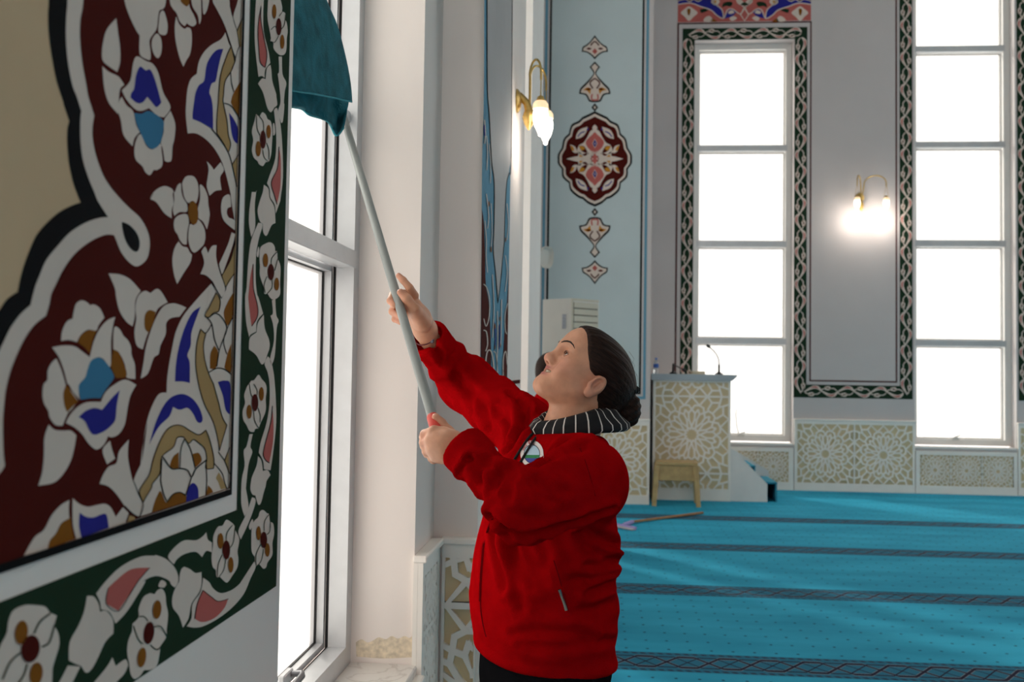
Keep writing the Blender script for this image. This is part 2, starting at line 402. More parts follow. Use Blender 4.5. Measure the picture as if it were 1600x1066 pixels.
# straight bands, in metres on the wall
yb = at_x(372, 300, XL).y; yb2 = at_x(376, 150, XL).y
def rect(k_, y0, y1, z0, z1, lift=0):
    off = pt.step*(pt.level+lift)+.0008
    pt.mb.add([(XL+off, y0, z0), (XL+off, y1, z0), (XL+off, y1, z1), (XL+off, y0, z1)], [(0, 1, 2, 3)], pt.mi(k_))
def ym(*ps): return sum(at_x(x, y, XL).y for x, y in ps)/len(ps)
def zm(*ps): return sum(at_x(x, y, XL).z for x, y in ps)/len(ps)
Yk1 = ym((377.5, 0), (366.3, 300), (361.8, 450), (357, 600)); Yk2 = ym((381.2, 0), (370.7, 300), (365.5, 450), (360.2, 600), (357.7, 760))
Yg1 = ym((393.2, 0), (382.7, 300), (377.5, 450), (373, 600), (369, 780)); Yg2 = ym((457.7, 0), (445.7, 300), (440.8, 450), (437.5, 600), (430, 917))
Zk1 = zm((0, 881), (120, 841), (239, 802), (355, 763)); Zk2 = zm((0, 895), (120, 854), (239, 814.5), (357, 771))
Zg1 = zm((0, 943), (120, 895), (239, 848), (369, 794)); Zg2 = zm((225, 1054), (320, 990), (430, 917))
ZT = 3.4
rect('C', -.6, Yk2, Zk1, ZT, -1); pt.done('cream_ground', mural)
rect('G', -.6, Yg2, Zg2, Zg1); rect('G', Yg1, Yg2, Zg1, ZT); pt.done('green_border', mural)
rect('K', -.6, Yk2, Zk2, Zk1, 14); rect('K', Yk1, Yk2, Zk1, ZT, 14); pt.done('black_line', mural)
# scalloped field: black, white and dark red coats
tail = ' Z-260,968! Z0,881! Z357,763! Z386,-420!'
pt.level = 1
pt.shape('Z68,-420! A500,-600 497,0 490,150 497,350 530,600 580,850 650,1066 C650,80 690,200 712,262! 692,350 690,500 705,680 745,880 E785,0 830,110! 730,145 600,215 470,330 370,450 300,600 240,760 200,900 172,1040 G165,45! 70,110 0,205 -100,370 -300,800 -900,1400!'+tail, 'K', 0)
pt.shape('Z96,-420! A690,-600 690,0 678,180 675,400 695,640 740,880 C785,0 820,110 836,155! 825,260 828,480 855,680 920,880 E970,0 1000,80 1050,165 1115,262! 1020,272 880,320 720,420 590,560 470,710 400,870 350,1000 G305,178! 200,275 100,410 30,550 0,610 -100,800 -400,1200 -700,1600!'+tail, 'W', 1)
pt.shape('Z121,-420! A860,-600 855,0 825,200 820,400 845,660 885,880 C905,0 940,110 970,205! 950,330 955,470 990,630 1060,820 1140,950 E1180,0 1250,80 1340,170 1440,260 1510,370 1545,480 1545,600 1510,710 1420,775 1340,740 1250,630 1200,510 1175,450! 1080,448 930,515 770,640 650,800 570,960 520,1066 G500,170 465,290! 340,390 230,550 150,720 90,880 45,1066 I30,200 15,400 20,700 35,850! 0,910 -100,1030 -300,1250!'+tail, 'R', 2)
pt.shape('E1255,330 1275,318 1340,350 1410,430 1440,520 1430,600 1395,622 1340,580 1285,480', 'K', 3)
pt.done('scalloped_field', mural)
pt.level = 4
def grp(name, *items):
    for it in items:
        if it[0] == 'e': pt.ell(it[1], *it[2:7], **(dict(tilt=it[7]) if len(it) > 7 else {}))
        elif it[0] == 's': pt.stroke(it[2], it[1], *it[3:])
        else: pt.shape(it[1], it[0], it[2] if len(it) > 2 else 0)
    return pt.done(name, mural)
# the white arches behind the lower and upper right flowers
grp('arch_band', ('W', 'B870,335! 820,410 720,470 640,550 590,650 570,770! 510,820 475,920 460,1066 D455,200 475,390! 560,390 650,440 740,530 820,660 870,800 920,1000 F925,40 940,150 970,320! 990,0! B1045,490! 1005,490 920,480'),
    ('B', 'B845,510! 780,520 720,580 670,680 645,840 590,890 555,970 540,1066 D525,180 525,240! 620,280 740,350! 735,120 720,20 B700,960 725,870 765,845 790,720 815,610', 1),
    ('T', 'B925,480! 880,580 830,720 805,850 790,1066 D775,250 775,390! 830,470 895,590! 920,500 895,400 880,250 840,60 B845,1000 860,850 920,750 965,640!', 1),
    ('s', 'K', 'B925,480! 880,580 830,720 805,850 790,1066 D775,250 775,390! 830,470 895,590! 920,500 895,400 880,250 840,60 B845,1000 860,850 920,750 965,640!', 1.3, True),
    ('N', 'B1025,850! 980,920 940,1000 925,1066 D930,80 980,180 1010,240! 1020,0!', 1),
    ('s', 'K', 'B920,760 930,870 955,960', 1.2), ('s', 'K', 'D850,75 920,100 980,180 1015,250', 1.6), ('s', 'K', 'B1005,490 980,560 965,640', 1.3),
    ('B', 'D905,175! 915,250 935,400 960,470 995,500! 1000,350 960,250', 1), ('T', 'D995,640! 940,720 985,920!', 1),
    ('s', 'K', 'D720,340 830,480 900,600 940,740 985,950', 1.5), ('s', 'K', 'D1000,610 940,710', 1.2))
grp('arch_band', ('W', 'F720,955! 650,1030 H560,130 430,290 350,460 310,640 280,800 260,950 255,1090! J170,110 90,260 40,430 10,620 0,800 I1520,400 1470,650 1450,840! 1375,1020 K1420,140 1465,260! 1430,385! L900,85! 915,0! H950,0! F960,850! 865,1000 770,1000'),
    ('B', 'H608,195! 520,260 440,420 380,620 350,800 340,975! 420,975 495,990! 495,780 470,700 505,600 510,480 550,350', 1),
    ('T', 'H770,50! 810,130 795,240 740,260 690,310! 650,290 700,190', 1), ('s', 'K', 'H770,50! 810,130 795,240 740,260 690,310! 650,290 700,190', 1.3, True),
    ('T', 'H605,430! 570,560 555,700 560,860 600,1066 J650,220 740,400 790,600 800,700! 880,430! 830,340 790,180 740,0 H740,1000 690,890 650,750 635,600 660,480!', 1),
    ('s', 'K', 'H605,430! 570,560 555,700 560,860 600,1066 J650,220 740,400 790,600 800,700! 880,430! 830,340 790,180 740,0 H740,1000 690,890 650,750 635,600 660,480!', 1.3, True),
    ('N', 'H950,50! 900,130 850,260 880,400! 940,310', 1), ('N', 'H750,600! 710,690 705,840! 770,830 790,670', 1), ('N', 'H930,580! 890,680 855,830! 925,880', 1),
    ('s', 'K', 'H650,290 720,370 750,530 800,660', 1.5), ('s', 'K', 'H690,310 760,265 830,310 880,420 840,540 800,650 775,820', 1.5), ('s', 'K', 'H940,310 880,430 845,560 880,690', 1.3),
    ('s', 'K', 'H690,880 780,835 860,850 925,900', 1.6), ('s', 'K', 'H605,430 660,470 720,380', 1.4), ('s', 'K', 'H820,110 870,10', 1.3), ('s', 'K', 'H690,20 650,290', 0.1),
    ('B', 'H790,980! 860,965 920,1010 J915,320! 870,270 840,120 795,0', 1),
    ('B', 'J400,105 300,140 220,230 140,400 70,630! 170,450 280,340 320,240! 390,270 470,250 530,310 570,390 610,405 630,360 600,260 540,170 470,120', 1),
    ('T', 'J660,480! 590,530 500,490 420,440 340,430 250,480 170,620 110,780 70,940 0,1050 K1430,130 1470,240! 1500,180 1560,80 J100,1040 180,930 200,760 320,660 360,560 430,555! 480,620 530,580 590,620 650,680 670,790 660,880 740,880! 745,780 700,580', 1),
    ('s', 'K', 'J660,480! 590,530 500,490 420,440 340,430 250,480 170,620 110,780 70,940 0,1050 K1430,130 1470,240! 1500,180 1560,80 J100,1040 180,930 200,760 320,660 360,560 430,555! 480,620 530,580 590,620 650,680 670,790 660,880 740,880! 745,780 700,580', 1.4, True),
    ('T', 'J900,700! 860,800 905,940!', 1), ('T', 'J800,920! 770,980 L790,20 820,100! 880,85! 855,30', 1), ('s', 'K', 'J790,710 855,800 910,940', 1.4), ('s', 'K', 'J910,660 855,800', 1.3), ('s', 'K', 'J750,830 830,930 L855,20 880,90', 1.3))
# rosette at the foot of the lower arch
grp('flower', ('s', 'K', 'J210,760 300,880 390,880 470,900 510,970 560,880 670,790', 2.0), ('s', 'K', 'J440,570 500,680 550,880', 1.6), ('s', 'K', 'J440,570 400,680 390,870', 1.4), ('s', 'K', 'J200,780 190,950 L190,20 215,140 255,230! 320,150 390,130 450,160', 1.8),
    ('s', 'K', 'J665,800 670,1000 L670,20 660,160', 1.4), ('s', 'K', 'J510,970 L495,20 450,160', 1.5),
    ('N', 'J380,710! 320,760 290,860 380,890!', 1), ('N', 'J525,730! 590,720 620,800 555,870!', 1), ('N', 'L175,120! 200,130 250,235 320,150 390,135 455,165 460,225! 330,270 95,340! 130,220', 1),
    ('B', 'L500,50 540,35 580,90 585,190! 455,235! 465,130', 2), ('N', 'L685,55! 720,90 740,130! 665,160!', 1))
# flowers and leaves strewn over the red field
grp('bud', ('W', 'A1260,-220! 1280,0 1330,160 1400,310 1440,370! 1440,560 1500,612 B30,610 80,625 88,560 75,440 90,390 150,300 165,180 180,110 220,90 245,30 270,-220!'))
grp('petal', ('W', 'B215,110 240,150 265,260 255,350 215,365 170,335 175,220 185,140')); grp('petal', ('W', 'B150,350 190,390 205,470 195,560 165,605 125,570 100,490 105,410'))
grp('leaf', ('W', 'A1195,190! 1215,350 1235,500 1235,650 1205,750! 1130,700 1060,640 1045,560 1060,430 1100,300')); grp('leaf', ('W', 'A1050,690! 1120,750 1220,800 1280,885! 1235,930 1220,1066 C1215,190! 1130,90 1090,0 A1065,880'))
grp('flower', ('W', 'P720,300 700,340 685,430 640,480! 665,530 710,580 745,590 785,575! 830,615 865,625! 900,570 860,490 835,390 805,340 770,325'), ('B', 'P735,355 755,365 768,375 790,370 815,420 850,545! 825,570 800,545 775,515! 750,545 720,548 685,520! 690,495 705,470 715,400', 1),
    ('L', 'P705,600! 745,605 785,590 855,635 862,680 845,760 805,793 770,770 735,700 715,650', 1), ('W', 'P640,515! 665,560 700,592 715,660 736,703! 708,735 697,778! 650,720 635,640 620,590 625,540'), ('W', 'P900,590! 925,660 920,740 910,780 905,850 885,862 868,855! 858,790 849,760 864,700 866,640'),
    ('W', 'P741,714 770,775 805,795 845,765 852,800 858,860 850,890 825,905 810,905 790,932 765,915 750,885 715,850 707,800 717,745'))
grp('flower', ('W', 'B285,-180! 290,20 320,90 360,140 390,220 440,270 465,240! 490,260 530,275 565,240 540,160 490,50 470,-180!'), ('N', 'B385,-100! 400,10 440,55 470,65 490,20 480,-100!', 1), ('W', 'B500,-160! 520,50 580,160 595,255! 615,200 615,60 608,-160!'), ('W', 'B625,-160! 635,130 670,120 700,0 705,-160!'))
grp('leaf', ('W', 'B355,170! 385,250 440,300 470,285 510,310 518,430 500,560 460,630 430,695! 390,600 350,430 340,280'))
grp('stem', ('W', 'B735,30! 780,110 850,250 900,390 970,600! 1005,490 985,330 940,180 910,50 900,-160! 700,-160!', 3), ('W', 'B1000,-160! 1000,0 950,180 985,310! 1045,180 1055,-160!'), ('T', 'B1040,200! 985,330 1010,480 1035,480!'), ('s', 'K', 'B910,50 940,180 985,330 1010,490', 1.4), ('s', 'K', 'B880,340 920,470 970,610', 1.2), ('s', 'K', 'B1045,180 988,320', 1.2))
grp('leaf', ('W', 'D670,680! 710,720 745,770! 815,690! 850,770 810,850 825,980! 760,990 700,1040! 670,940 680,850 690,760', 2))
grp('flower', ('W', 'D80,1066 130,990 220,940 290,955 325,990 F318,30 328,120 308,180 308,275! 230,220 150,110 85,75! 120,10'), ('W', 'D342,1000 370,930 403,912 F410,0 432,70 468,130 466,205 390,210 335,250! 320,180 335,90 332,0'), ('W', 'D420,900 450,845 485,830! 540,840 580,910 F588,10 570,100 550,120 480,115 438,50 420,-60'),
    ('W', 'D603,925 650,960 685,1050 F690,130 705,230 690,330 675,390! 635,310 583,265 580,180 600,100 605,30'), ('W', 'F345,275 390,240 468,235 488,320 470,420 465,545! 430,545 390,495 370,445 340,400 330,330'), ('W', 'F502,335 540,345 580,285 640,360 660,450 648,535 610,585 545,632 505,590 482,500 485,400'),
    ('e', 'F', 526, 217, 53, 124, 'N', -5))
grp('leaf', ('W', 'F380,515! 420,565 470,580 495,625 520,655! 500,740 430,850 365,960! 330,850 315,700 340,580'))
grp('curl', ('W', 'F910,30 840,60 820,180 850,300 965,400! 972,300! 935,280 900,265 880,220 890,170 925,155!', 2))
grp('stem', ('W', 'F930,420! 890,550 800,750! 825,860 870,760 940,560 970,440!', 2), ('T', 'F970,540! 920,700 830,880! 865,990 960,850!', 2), ('s', 'K', 'F965,520 920,700 828,870', 1.3), ('s', 'K', 'F960,850 900,930 862,1010', 1.4))
grp('stem', ('W', 'F610,620! 650,570 680,640! 720,565 770,555! 765,680 800,830 860,1010 H820,105! 765,0! F725,930 660,870 600,855! 640,740', 4), ('s', 'K', 'F720,930 760,1010 H820,110', 1.5, False, 6), ('s', 'K', 'F785,760 830,900 865,1010', 1.3, False, 6))
grp('flower', ('W', 'G835,130 890,150 920,180! 970,175 1030,220 1070,310! 1010,390 985,445 900,435 825,490 785,565! 700,542 620,552! 630,450 680,350 740,320! 755,230 780,160'), ('N', 'G985,450! 900,440 820,500 795,570! 860,620 918,685! 945,550', 1),
    ('W', 'G525,620! 640,600 760,610 850,670 918,722! 960,560 1020,430 1100,340 1185,300! 1160,400 1140,560 1135,820 1060,740 990,725 920,790 880,920 820,1000 I805,100 818,165! 750,90 695,0 G685,1000 645,850 595,720'),
    ('L', 'G1000,725 1060,750 1120,820 1170,920 1150,970 1080,1066 I1030,150! 930,150 820,165! 800,60 810,0 G870,930 890,860 930,760', 1),
    ('W', 'G1180,405 1230,430 1270,500! 1320,550 1350,620 1355,700 1390,800 1395,950! 1300,930 1290,820 1240,700 1165,640! 1165,500'), ('N', 'G1165,640! 1220,670 1260,760 1300,870 1290,930 1190,940! 1170,900 1135,810!', 1),
    ('W', 'G570,735! 620,850 665,1000 685,1066 I715,60 795,172! 730,265 690,305 635,435! 560,428 500,350 485,280 440,200 425,100 440,0 G475,960 480,860 520,780'), ('N', 'I665,20! 640,100 650,220 680,295! 735,240 795,182! 740,110 690,30', 1),
    ('W', 'I665,408! 700,335 780,245 880,192 1030,187! 1080,85 1180,0 G1290,955 1400,1010! I1340,120 1310,250 1280,420 1220,520 1150,555 1105,545! 1070,620 1020,670 970,680 900,620 830,520 750,450', 2), ('B', 'I1225,65! 1140,150 1040,270! 960,250 870,280 795,345! 860,390 910,490 960,530 1050,500 1130,440 1180,370 1195,220', 3))
grp('leaf', ('W', 'I490,425! 550,478 640,487 720,487 778,535! 760,650 720,800 640,940 540,1030 380,1060! 420,930 440,750 445,560'))
grp('stem', ('W', 'I1130,592! 1150,680 1183,778! 1100,838! 1052,690'))
grp('leaf', ('W', 'I1320,580! 1310,750 1340,930 1375,1050 K1420,150 1462,260! 1420,385! 1300,300 1200,160 1110,70 1015,40! I1050,950 1110,862 1190,825 1220,700', 3), ('s', 'K', 'K1370,20 1420,150 1468,262 1430,385', 1.4, False, 5), ('s', 'K', 'K1275,270 1350,345 1420,388', 1.3, False, 5))
grp('flower', ('W', 'K706,210! 620,260 520,370 440,520 340,600 230,790! 470,725! 755,620! 715,450 700,330'), ('N', 'K716,395! 620,450 560,560 500,630 475,725! 755,620! 730,500', 1), ('W', 'K740,190! 810,250 900,280 1000,260 1080,250 1140,290 1190,385! 1265,285! 1325,345! 1290,450! 830,610! 778,620! 745,480 738,330'), ('B', 'K810,340! 880,385 960,390 1050,355 1095,370 1115,500! 830,605! 805,480', 1), ('T', 'K1330,370! 1385,390 1380,425! 1310,440!', 1))
grp('leaf', ('W', 'E1115,850! 1230,860 1340,910 1450,1030! G1395,130 1388,300 1365,400! 1300,350 1230,240 1195,100 E1180,1000'))
grp('flower', ('W', 'G1445,60 1500,30 1552,55! H150,10 200,40 265,150! 200,188 150,238 100,395 50,495 5,640! G1410,600 1385,470 1405,320 1395,220 1410,120'), ('N', 'H80,230 138,250! 108,380 60,465! 25,420 20,320 40,255', 1))
grp('leaf', ('W', 'H460,205! 390,175 320,160 240,180 180,245 112,385 42,600 10,800 G1450,945! H60,890 120,730 170,690 190,600 245,480 250,370 300,315 390,300!'))
# the vine of the green border
def leafp(w_, p_, st=None): grp('leaf', ('W', w_), ('P', p_, 1), ('s', 'K', st or p_, 1.1, st is None))
leafp('B1205,-260! 1180,150 1175,400 1190,600 1215,800! 1250,792 1278,812! 1285,725 1338,655! 1320,540 1270,330 1265,100 1285,-260!', 'B1240,60! 1215,200 1205,350 1215,520 1230,650 1280,705! 1300,560 1265,380 1235,200')
grp('tulip', ('W', 'B1340,675! 1302,715 1290,825! 1250,820 1210,872! 1260,960 1290,1066 D1285,50 1310,130 1345,170 1380,120! 1410,90 1400,0 B1400,980 1360,850 1350,740'))
def flower(w_, reg, c_, n1, n2, strokes, sw=1.1, sk='G'):
    it = [('W', w_), ('e', reg, *c_, 'R'), ('e', reg, *n1, 'N'), ('e', reg, *n2, 'N')]
    pt.level = 4
    for s_ in strokes: it.append(('s', sk, s_, sw))
    # the dark heart lies over the ochre dots
    it[1], it[3] = it[3], it[1]
    return grp('flower', *it)
flower('B1330,-60 1310,100 1310,200 1330,310 1345,400! 1340,430 1370,450 1375,510 1430,570 1480,570 1505,520 1510,400 1520,330 1510,240 1490,200! 1495,140 1460,120! 1460,60 1420,-60', 'B', (1422, 280, 28, 90), (1375, 120, 22, 75), (1458, 435, 22, 75), ['B1340,310 1380,275 1410,300', 'B1420,375 1380,440 1340,430', 'B1425,170 1460,125', 'B1495,150 1480,260 1440,310'])
grp('stem', ('W', 'B1425,590! 1460,590! 1465,770 1505,860 1490,950 1480,1066 D1485,100 1470,260 1450,280! 1420,160 1445,60 B1430,880 1415,770! 1430,740'))
flower('D1190,190! 1225,210 1255,170 1290,195 1310,240 1345,270 1360,380 1355,500 1345,620 1320,690! 1290,690 1260,730 1220,710 1205,680 1165,640 1145,560 1160,460 1145,370 1170,270', 'D', (1257, 455, 30, 95), (1315, 372, 23, 72), (1207, 550, 28, 80), ['D1190,200 1195,330 1225,410', 'D1210,200 1260,270 1265,370', 'D1255,560 1270,640 1320,690', 'D1295,490 1320,570 1320,660'])
grp('stem', ('W', 'D1200,710! 1230,742 1205,840 1225,920 1190,1000 F1190,0 1175,150 1180,360 1140,470! 1115,330 1120,180 1145,0 D1150,880 1140,805! 1175,760'))
leafp('D1375,150! 1410,130 1445,300 1465,550 1470,850 1445,1066 F1440,100 1395,225! 1383,130 1338,55 D1332,970 1303,910! 1330,830 1390,650 1400,400', 'D1425,530! 1410,750 1345,900 1380,1040 F1405,130! 1430,20 D1445,900 1445,650', 'D1425,530 1410,750 1345,900 1380,1040 F1405,130')
grp('bud', ('W', 'D1365,300 1380,290 1390,380 1370,410'))
grp('tulip', ('W', 'D1270,925! 1318,965 F1330,60 1380,160 1392,325! 1350,350 1300,455 1265,420 1260,332! 1228,302 1205,200 1230,90 1260,0'))
leafp('F1212,322! 1258,342 1220,480 1190,650 1185,900 1200,1066 H1215,100 1263,268! 1200,345 1190,455! 1130,488 1120,520! 1085,350 1075,100 1090,0 F1110,700 1140,500', 'F1155,750! 1130,870 1110,1050 H1110,150 1140,400! 1195,310 1205,210 1165,20 F1155,960', 'F1155,750 1155,960 1165,1040 H1205,210 1195,310 1140,400')
grp('bud', ('W', 'F1215,570 1222,620 1210,680 1195,650'))
flower('F1285,540 1340,525 1380,560 1390,620! 1410,620 1415,690 1445,780 1440,950 1440,1066 H1395,115 1350,115 1310,60! 1275,60 F1270,1000 1230,870 1230,780 1225,680 1235,580', 'F', (1340, 835, 33, 85), (1283, 712, 27, 72), (1400, 960, 25, 68), ['F1410,620 1350,690 1345,760', 'F1415,690 1380,820', 'F1300,880 1270,970 1280,1050', 'F1355,910 1350,1000 1300,1060'])
grp('stem', ('W', 'H1355,130! 1390,112! 1400,280 1425,340 1405,420 1385,700 1355,800! 1335,740 1375,560 1370,400 1340,290! 1365,260'))
grp('tulip', ('W', 'H1270,280! 1280,420 1325,540 1330,620 1305,700! 1280,770 1245,795 1190,700 1115,640! 1125,522 1194,464! 1210,360'))
leafp('H1312,712! 1345,760 1375,900 1390,1066 J1395,150 1400,400 1370,700 1340,900! 1272,888! 1262,800 1217,715! 1240,600 1300,400 1330,200 1330,0 H1310,880 1278,790', 'J1357,230! 1340,400 1265,690 1275,780 1325,825! 1365,600 1370,400', 'J1357,230 1340,400 1265,690 1275,780 1325,825')
flower('H1140,965! 1170,960 1215,905 1250,950 1290,1000 1300,1066 J1290,150 1290,280 1240,400! 1215,465! 1180,470 1165,500 1120,490 1090,430 1055,370 1050,280 1075,200 1065,120 1090,40 H1100,1020', 'J', (1172, 195, 35, 90), (1240, 105, 25, 73), (1112, 290, 28, 73), ['J1115,0 1130,100 1150,140', 'J1160,0 1195,60 1195,120', 'J1160,280 1170,380 1215,465', 'J1205,250 1230,330 1225,400'])
grp('stem', ('W', 'J1120,525! 1155,522! 1130,650 1150,710 1110,840 1085,1066 L1085,100 1110,280 1070,380! 1035,250 1040,0 J1070,850 1060,700 1090,650'))
grp('tulip', ('W', 'J1210,752! 1245,800 1260,908! 1310,898 1340,950! 1300,1010 1290,1066 L1270,130 1240,240 1210,255 1182,162! 1150,150 1130,90 1140,0 J1150,960 1195,850'))
grp('stem', ('W', 'L1147,182! 1182,200 1175,270 1110,450 1030,620! 1005,530 1080,370'))
flower('L1265,315 1305,350! 1325,360 1335,430 1370,460 1378,560 1360,660 1360,780 1310,860 1295,910 1265,925 1225,880! 1185,895 1175,800! 1145,750 1140,650 1145,500 1170,430 1210,390 1230,330', 'L', (1265, 625, 35, 85), (1210, 555, 25, 75), (1303, 730, 25, 72), ['L1325,355 1275,430 1270,530', 'L1335,430 1330,530 1300,570', 'L1235,670 1185,780 1185,890', 'L1265,720 1240,840 1190,900'])
grp('bud', ('W', 'L1150,410 1160,460 1130,520 1115,480'))
flower('L880,415 940,450! 965,480 970,520 1010,600 1010,660 995,750 1005,830 990,920 940,1000 900,1060 870,1066 810,1010! 775,1010 770,940! 735,900 725,800 740,680 745,580 790,490 840,475', 'L', (872, 730, 40, 100), (812, 635, 30, 82), (920, 885, 28, 82), ['L940,470 880,550 875,640', 'L965,490 950,640 910,710', 'L830,780 790,880 780,1010', 'L870,820 850,930 800,1010'])
grp('stem', ('W', 'L670,545! 685,620 728,652! 728,755! 670,740 625,805! 560,750 450,770 370,820 330,880! 270,800 340,700 440,630 560,630 630,590'))
leafp('M985,145! 1100,0 K1250,900 1450,800 1599,790 L130,780 240,820 330,900 372,990 N372,30 340,82! 300,50 L280,1050 180,1005 100,1010 0,1060 M1500,20 1400,190 1300,340 1188,458! 1125,338 1035,308! 1025,230', 'M1105,90! 1200,0 K1350,930 1540,915! M1430,0 1340,140 1215,325! 1085,250!', 'K1540,915 M1430,0 1340,140 1215,328 1087,250 1105,90')
grp('tulip', ('W', 'L440,905! 500,930 555,970 618,960! N620,30 595,130 515,250 485,400 425,500! 385,380 320,290 315,180 350,80 385,20 L390,1000 410,930'))
leafp('L635,1020! 700,1066 N740,90 820,140 930,110 1010,50 1040,10 L1170,850! 1185,910 1130,1030 N1060,150 940,290 800,400 650,480 550,500 465,485! 515,400 525,255 605,135 632,20', 'N630,110! 720,180 790,225 895,200! 860,290 780,380 690,430 610,440 545,405! 570,250', 'N545,405 570,250 630,110! 720,180 790,225 895,200')
grp('bud', ('W', 'N200,5 250,35 230,80 170,70'))
def flower2(w_, reg, c_, n1, n2, strokes, sw):
    it = [('W', w_), ('e', reg, *n2[:4], 'N', n2[4]), ('e', reg, *n1[:4], 'N', n1[4]), ('e', reg, *c_[:4], 'R', c_[4])]
    for s_ in strokes: it.append(('s', 'G', s_, sw))
    return grp('flower', *it)
flower2('N205,95 240,150 250,250 270,360 255,520! 250,600 190,690! 180,780 150,900 80,940 20,945 -20,1000 M1385,1035 1345,980 1330,870 1310,760 1320,640 1360,540! 1365,460! 1430,390 1430,300 1480,180 1550,140 N80,140 130,150! 160,110', 'N', (62, 555, 55, 118, 8), (148, 312, 45, 98, 5), (-12, 810, 45, 105, 8), ['N120,490 190,490 250,590', 'N80,680 140,730 190,700', 'M1430,385 1480,385 1520,430', 'M1370,480 1420,620 1470,670'], 1.8)
grp('stem', ('W', 'M1155,810! 1190,900! 1290,830 1320,890! 1280,980 1200,1066 1100,1200! 850,1200! 1080,930'))
grp('tulip', ('W', 'M890,170! 960,175 1010,250 1025,335! 1090,325 1160,420 1165,560! 1080,650 1010,800 940,930 880,970 830,900! 750,868 700,840! 710,650 800,480 860,330'))
grp('stem', ('W', 'M690,895! 820,905! 740,1066 650,1250! 480,1250! 600,1066'))
flower2('M240,265 350,265 450,280 500,340! 575,375! 545,480! 590,560 600,680 560,820 530,930 520,1100 450,1300 0,1300 -120,1000 -20,700 50,560 70,430 120,320', 'M', (290, 720, 97, 145, 10), (195, 550, 68, 125, 8), (350, 980, 68, 120, 8), ['M500,350 390,440 330,560', 'M545,470 490,650 410,700', 'M190,760 80,860 0,1040', 'M260,880 220,1000 160,1080'], 2.6)

# ------------------------------------------------------------------ far wall decoration
def rect_on(pn, k_, x0, x1, z0, z1, Y, lift=0):
    y = Y-(pn.step*(pn.level+lift)+.0008)
    pn.mb.add([(x0, y, z0), (x1, y, z0), (x1, y, z1), (x0, y, z1)], [(0, 1, 2, 3)], pn.mi(k_))
pf = Paint(lambda x, y: at_y(x, y, YF), (0, -1, 0), .0006)
HP = .205                                        # length of one vine motif
def vine_mesh():
    me_mb = MB(); keys = ['W', 'P', 'R', 'N', 'G']
    def poly(pts, k_, lv):
        me_mb.add([(a*HP, -.0006*lv, b*.155) for a, b in pts], [tuple(t) for t in tessellate_polygon([[Vector((a, b, 0)) for a, b in pts]])], keys.index(k_))
    def sm(txt): return smooth_path([(float(t.rstrip('!').split(',')[0]), float(t.rstrip('!').split(',')[1]), t.endswith('!')) for t in txt.split()], True, 3)
    poly(sm('-.06,-.06! .14,.10 .38,.32 .62,.45 .88,.40 1.03,.16 1.02,-.02! .88,.13 .66,.20 .40,.12 .16,-.02'), 'W', 4)
    poly(sm('.36,.23! .56,.37 .76,.37 .92,.20! .76,.25 .58,.27'), 'P', 5)
    poly([(.44+(.205+.02*math.cos(5*t))*math.cos(t), -.25+(.165+.015*math.cos(5*t))*math.sin(t)) for t in [2*PI*i/14 for i in range(14)]], 'W', 6)
    poly([(.44+.075*math.cos(t), -.25+.06*math.sin(t)) for t in [2*PI*i/8 for i in range(8)]], 'R', 8)
    for d in (-1, 1): poly([(.44+d*.12+.035*math.cos(t), -.25+d*.05+.045*math.sin(t)) for t in [2*PI*i/8 for i in range(8)]], 'N', 7)
    poly(sm('.64,-.25! .82,-.27 1.02,-.08! .96,-.05 .82,-.19 .66,-.19!'), 'W', 4)
    poly(sm('.02,-.08! .10,-.20 .24,-.24! .24,-.18 .14,-.13 .08,-.02!'), 'W', 4)
    me = bpy.data.meshes.new('vine_motif'); me.from_pydata(me_mb.v, [], me_mb.f); me.polygons.foreach_set('material_index', me_mb.m)
    bm = bmesh.new(); bm.from_mesh(me); bm.normal_update()
    for f_ in bm.faces:
        if f_.normal.y > 0: f_.normal_flip()
    bm.to_mesh(me); bm.free()
    for k_ in keys: me.materials.append(paint(k_))
    return me
VINE = vine_mesh()
def vine_run(root, x0, z0, x1, z1):
    L_ = math.hypot(x1-x0, z1-z0); n_ = max(1, round(L_/HP)); dx, dz = (x1-x0)/L_, (z1-z0)/L_
    for i in range(n_):
        o = bpy.data.objects.new('vine_motif', VINE); COL.objects.link(o); o.parent = root
        s_ = 1 if i % 2 == 0 else -1; q = L_/n_
        c, t = dx*q/HP, dz*q/HP
        o.matrix_world = Matrix(((c, 0, -dz*s_, x0+dx*q*i), (0, 1, 0, YF-.001), (t, 0, dx*s_, z0+dz*q*i), (0, 0, 0, 1)))
def border(label, greens, reds, runs):
    root = tag(empty('painted_border', (0, 0, 0)), label, 'painted border')
    for g in greens: rect_on(pf, 'G', *g, YF, 0)
    pf.done('green_band', root)
    for g in reds: rect_on(pf, 'R', *g, YF, 0)
    pf.done('red_line', root)
    for r in runs: vine_run(root, *r)
    return root
rl = .013
border('green vine border with red line around the window behind the lectern', [(1.025, 1.178, .9, 5.80), (1.178, 2.42, 5.65, 5.80)],
       [(.958, .958+rl*1.6, .9, 5.87), (.958, 2.63, 5.855, 5.872)],
       [(1.1015, .93, 1.1015, 5.66), (1.10, 5.725, 2.50, 5.725)])
border('green vine border framing the bare wall with the gold wall lamp', [(2.422, 2.578, 1.144, 5.80), (2.578, 3.706, 1.144, 1.306), (3.704, 3.858, 1.144, 7.6)],
       [(2.613, 2.613+rl*1.4, 1.345, 5.87), (2.613, 3.672, 1.345, 1.345+rl*1.4), (3.655, 3.655+rl*1.4, 1.345, 7.6)],
       [(2.50, 1.2, 2.50, 5.66), (2.55, 1.225, 3.74, 1.225), (3.781, 1.2, 3.781, 7.5)])
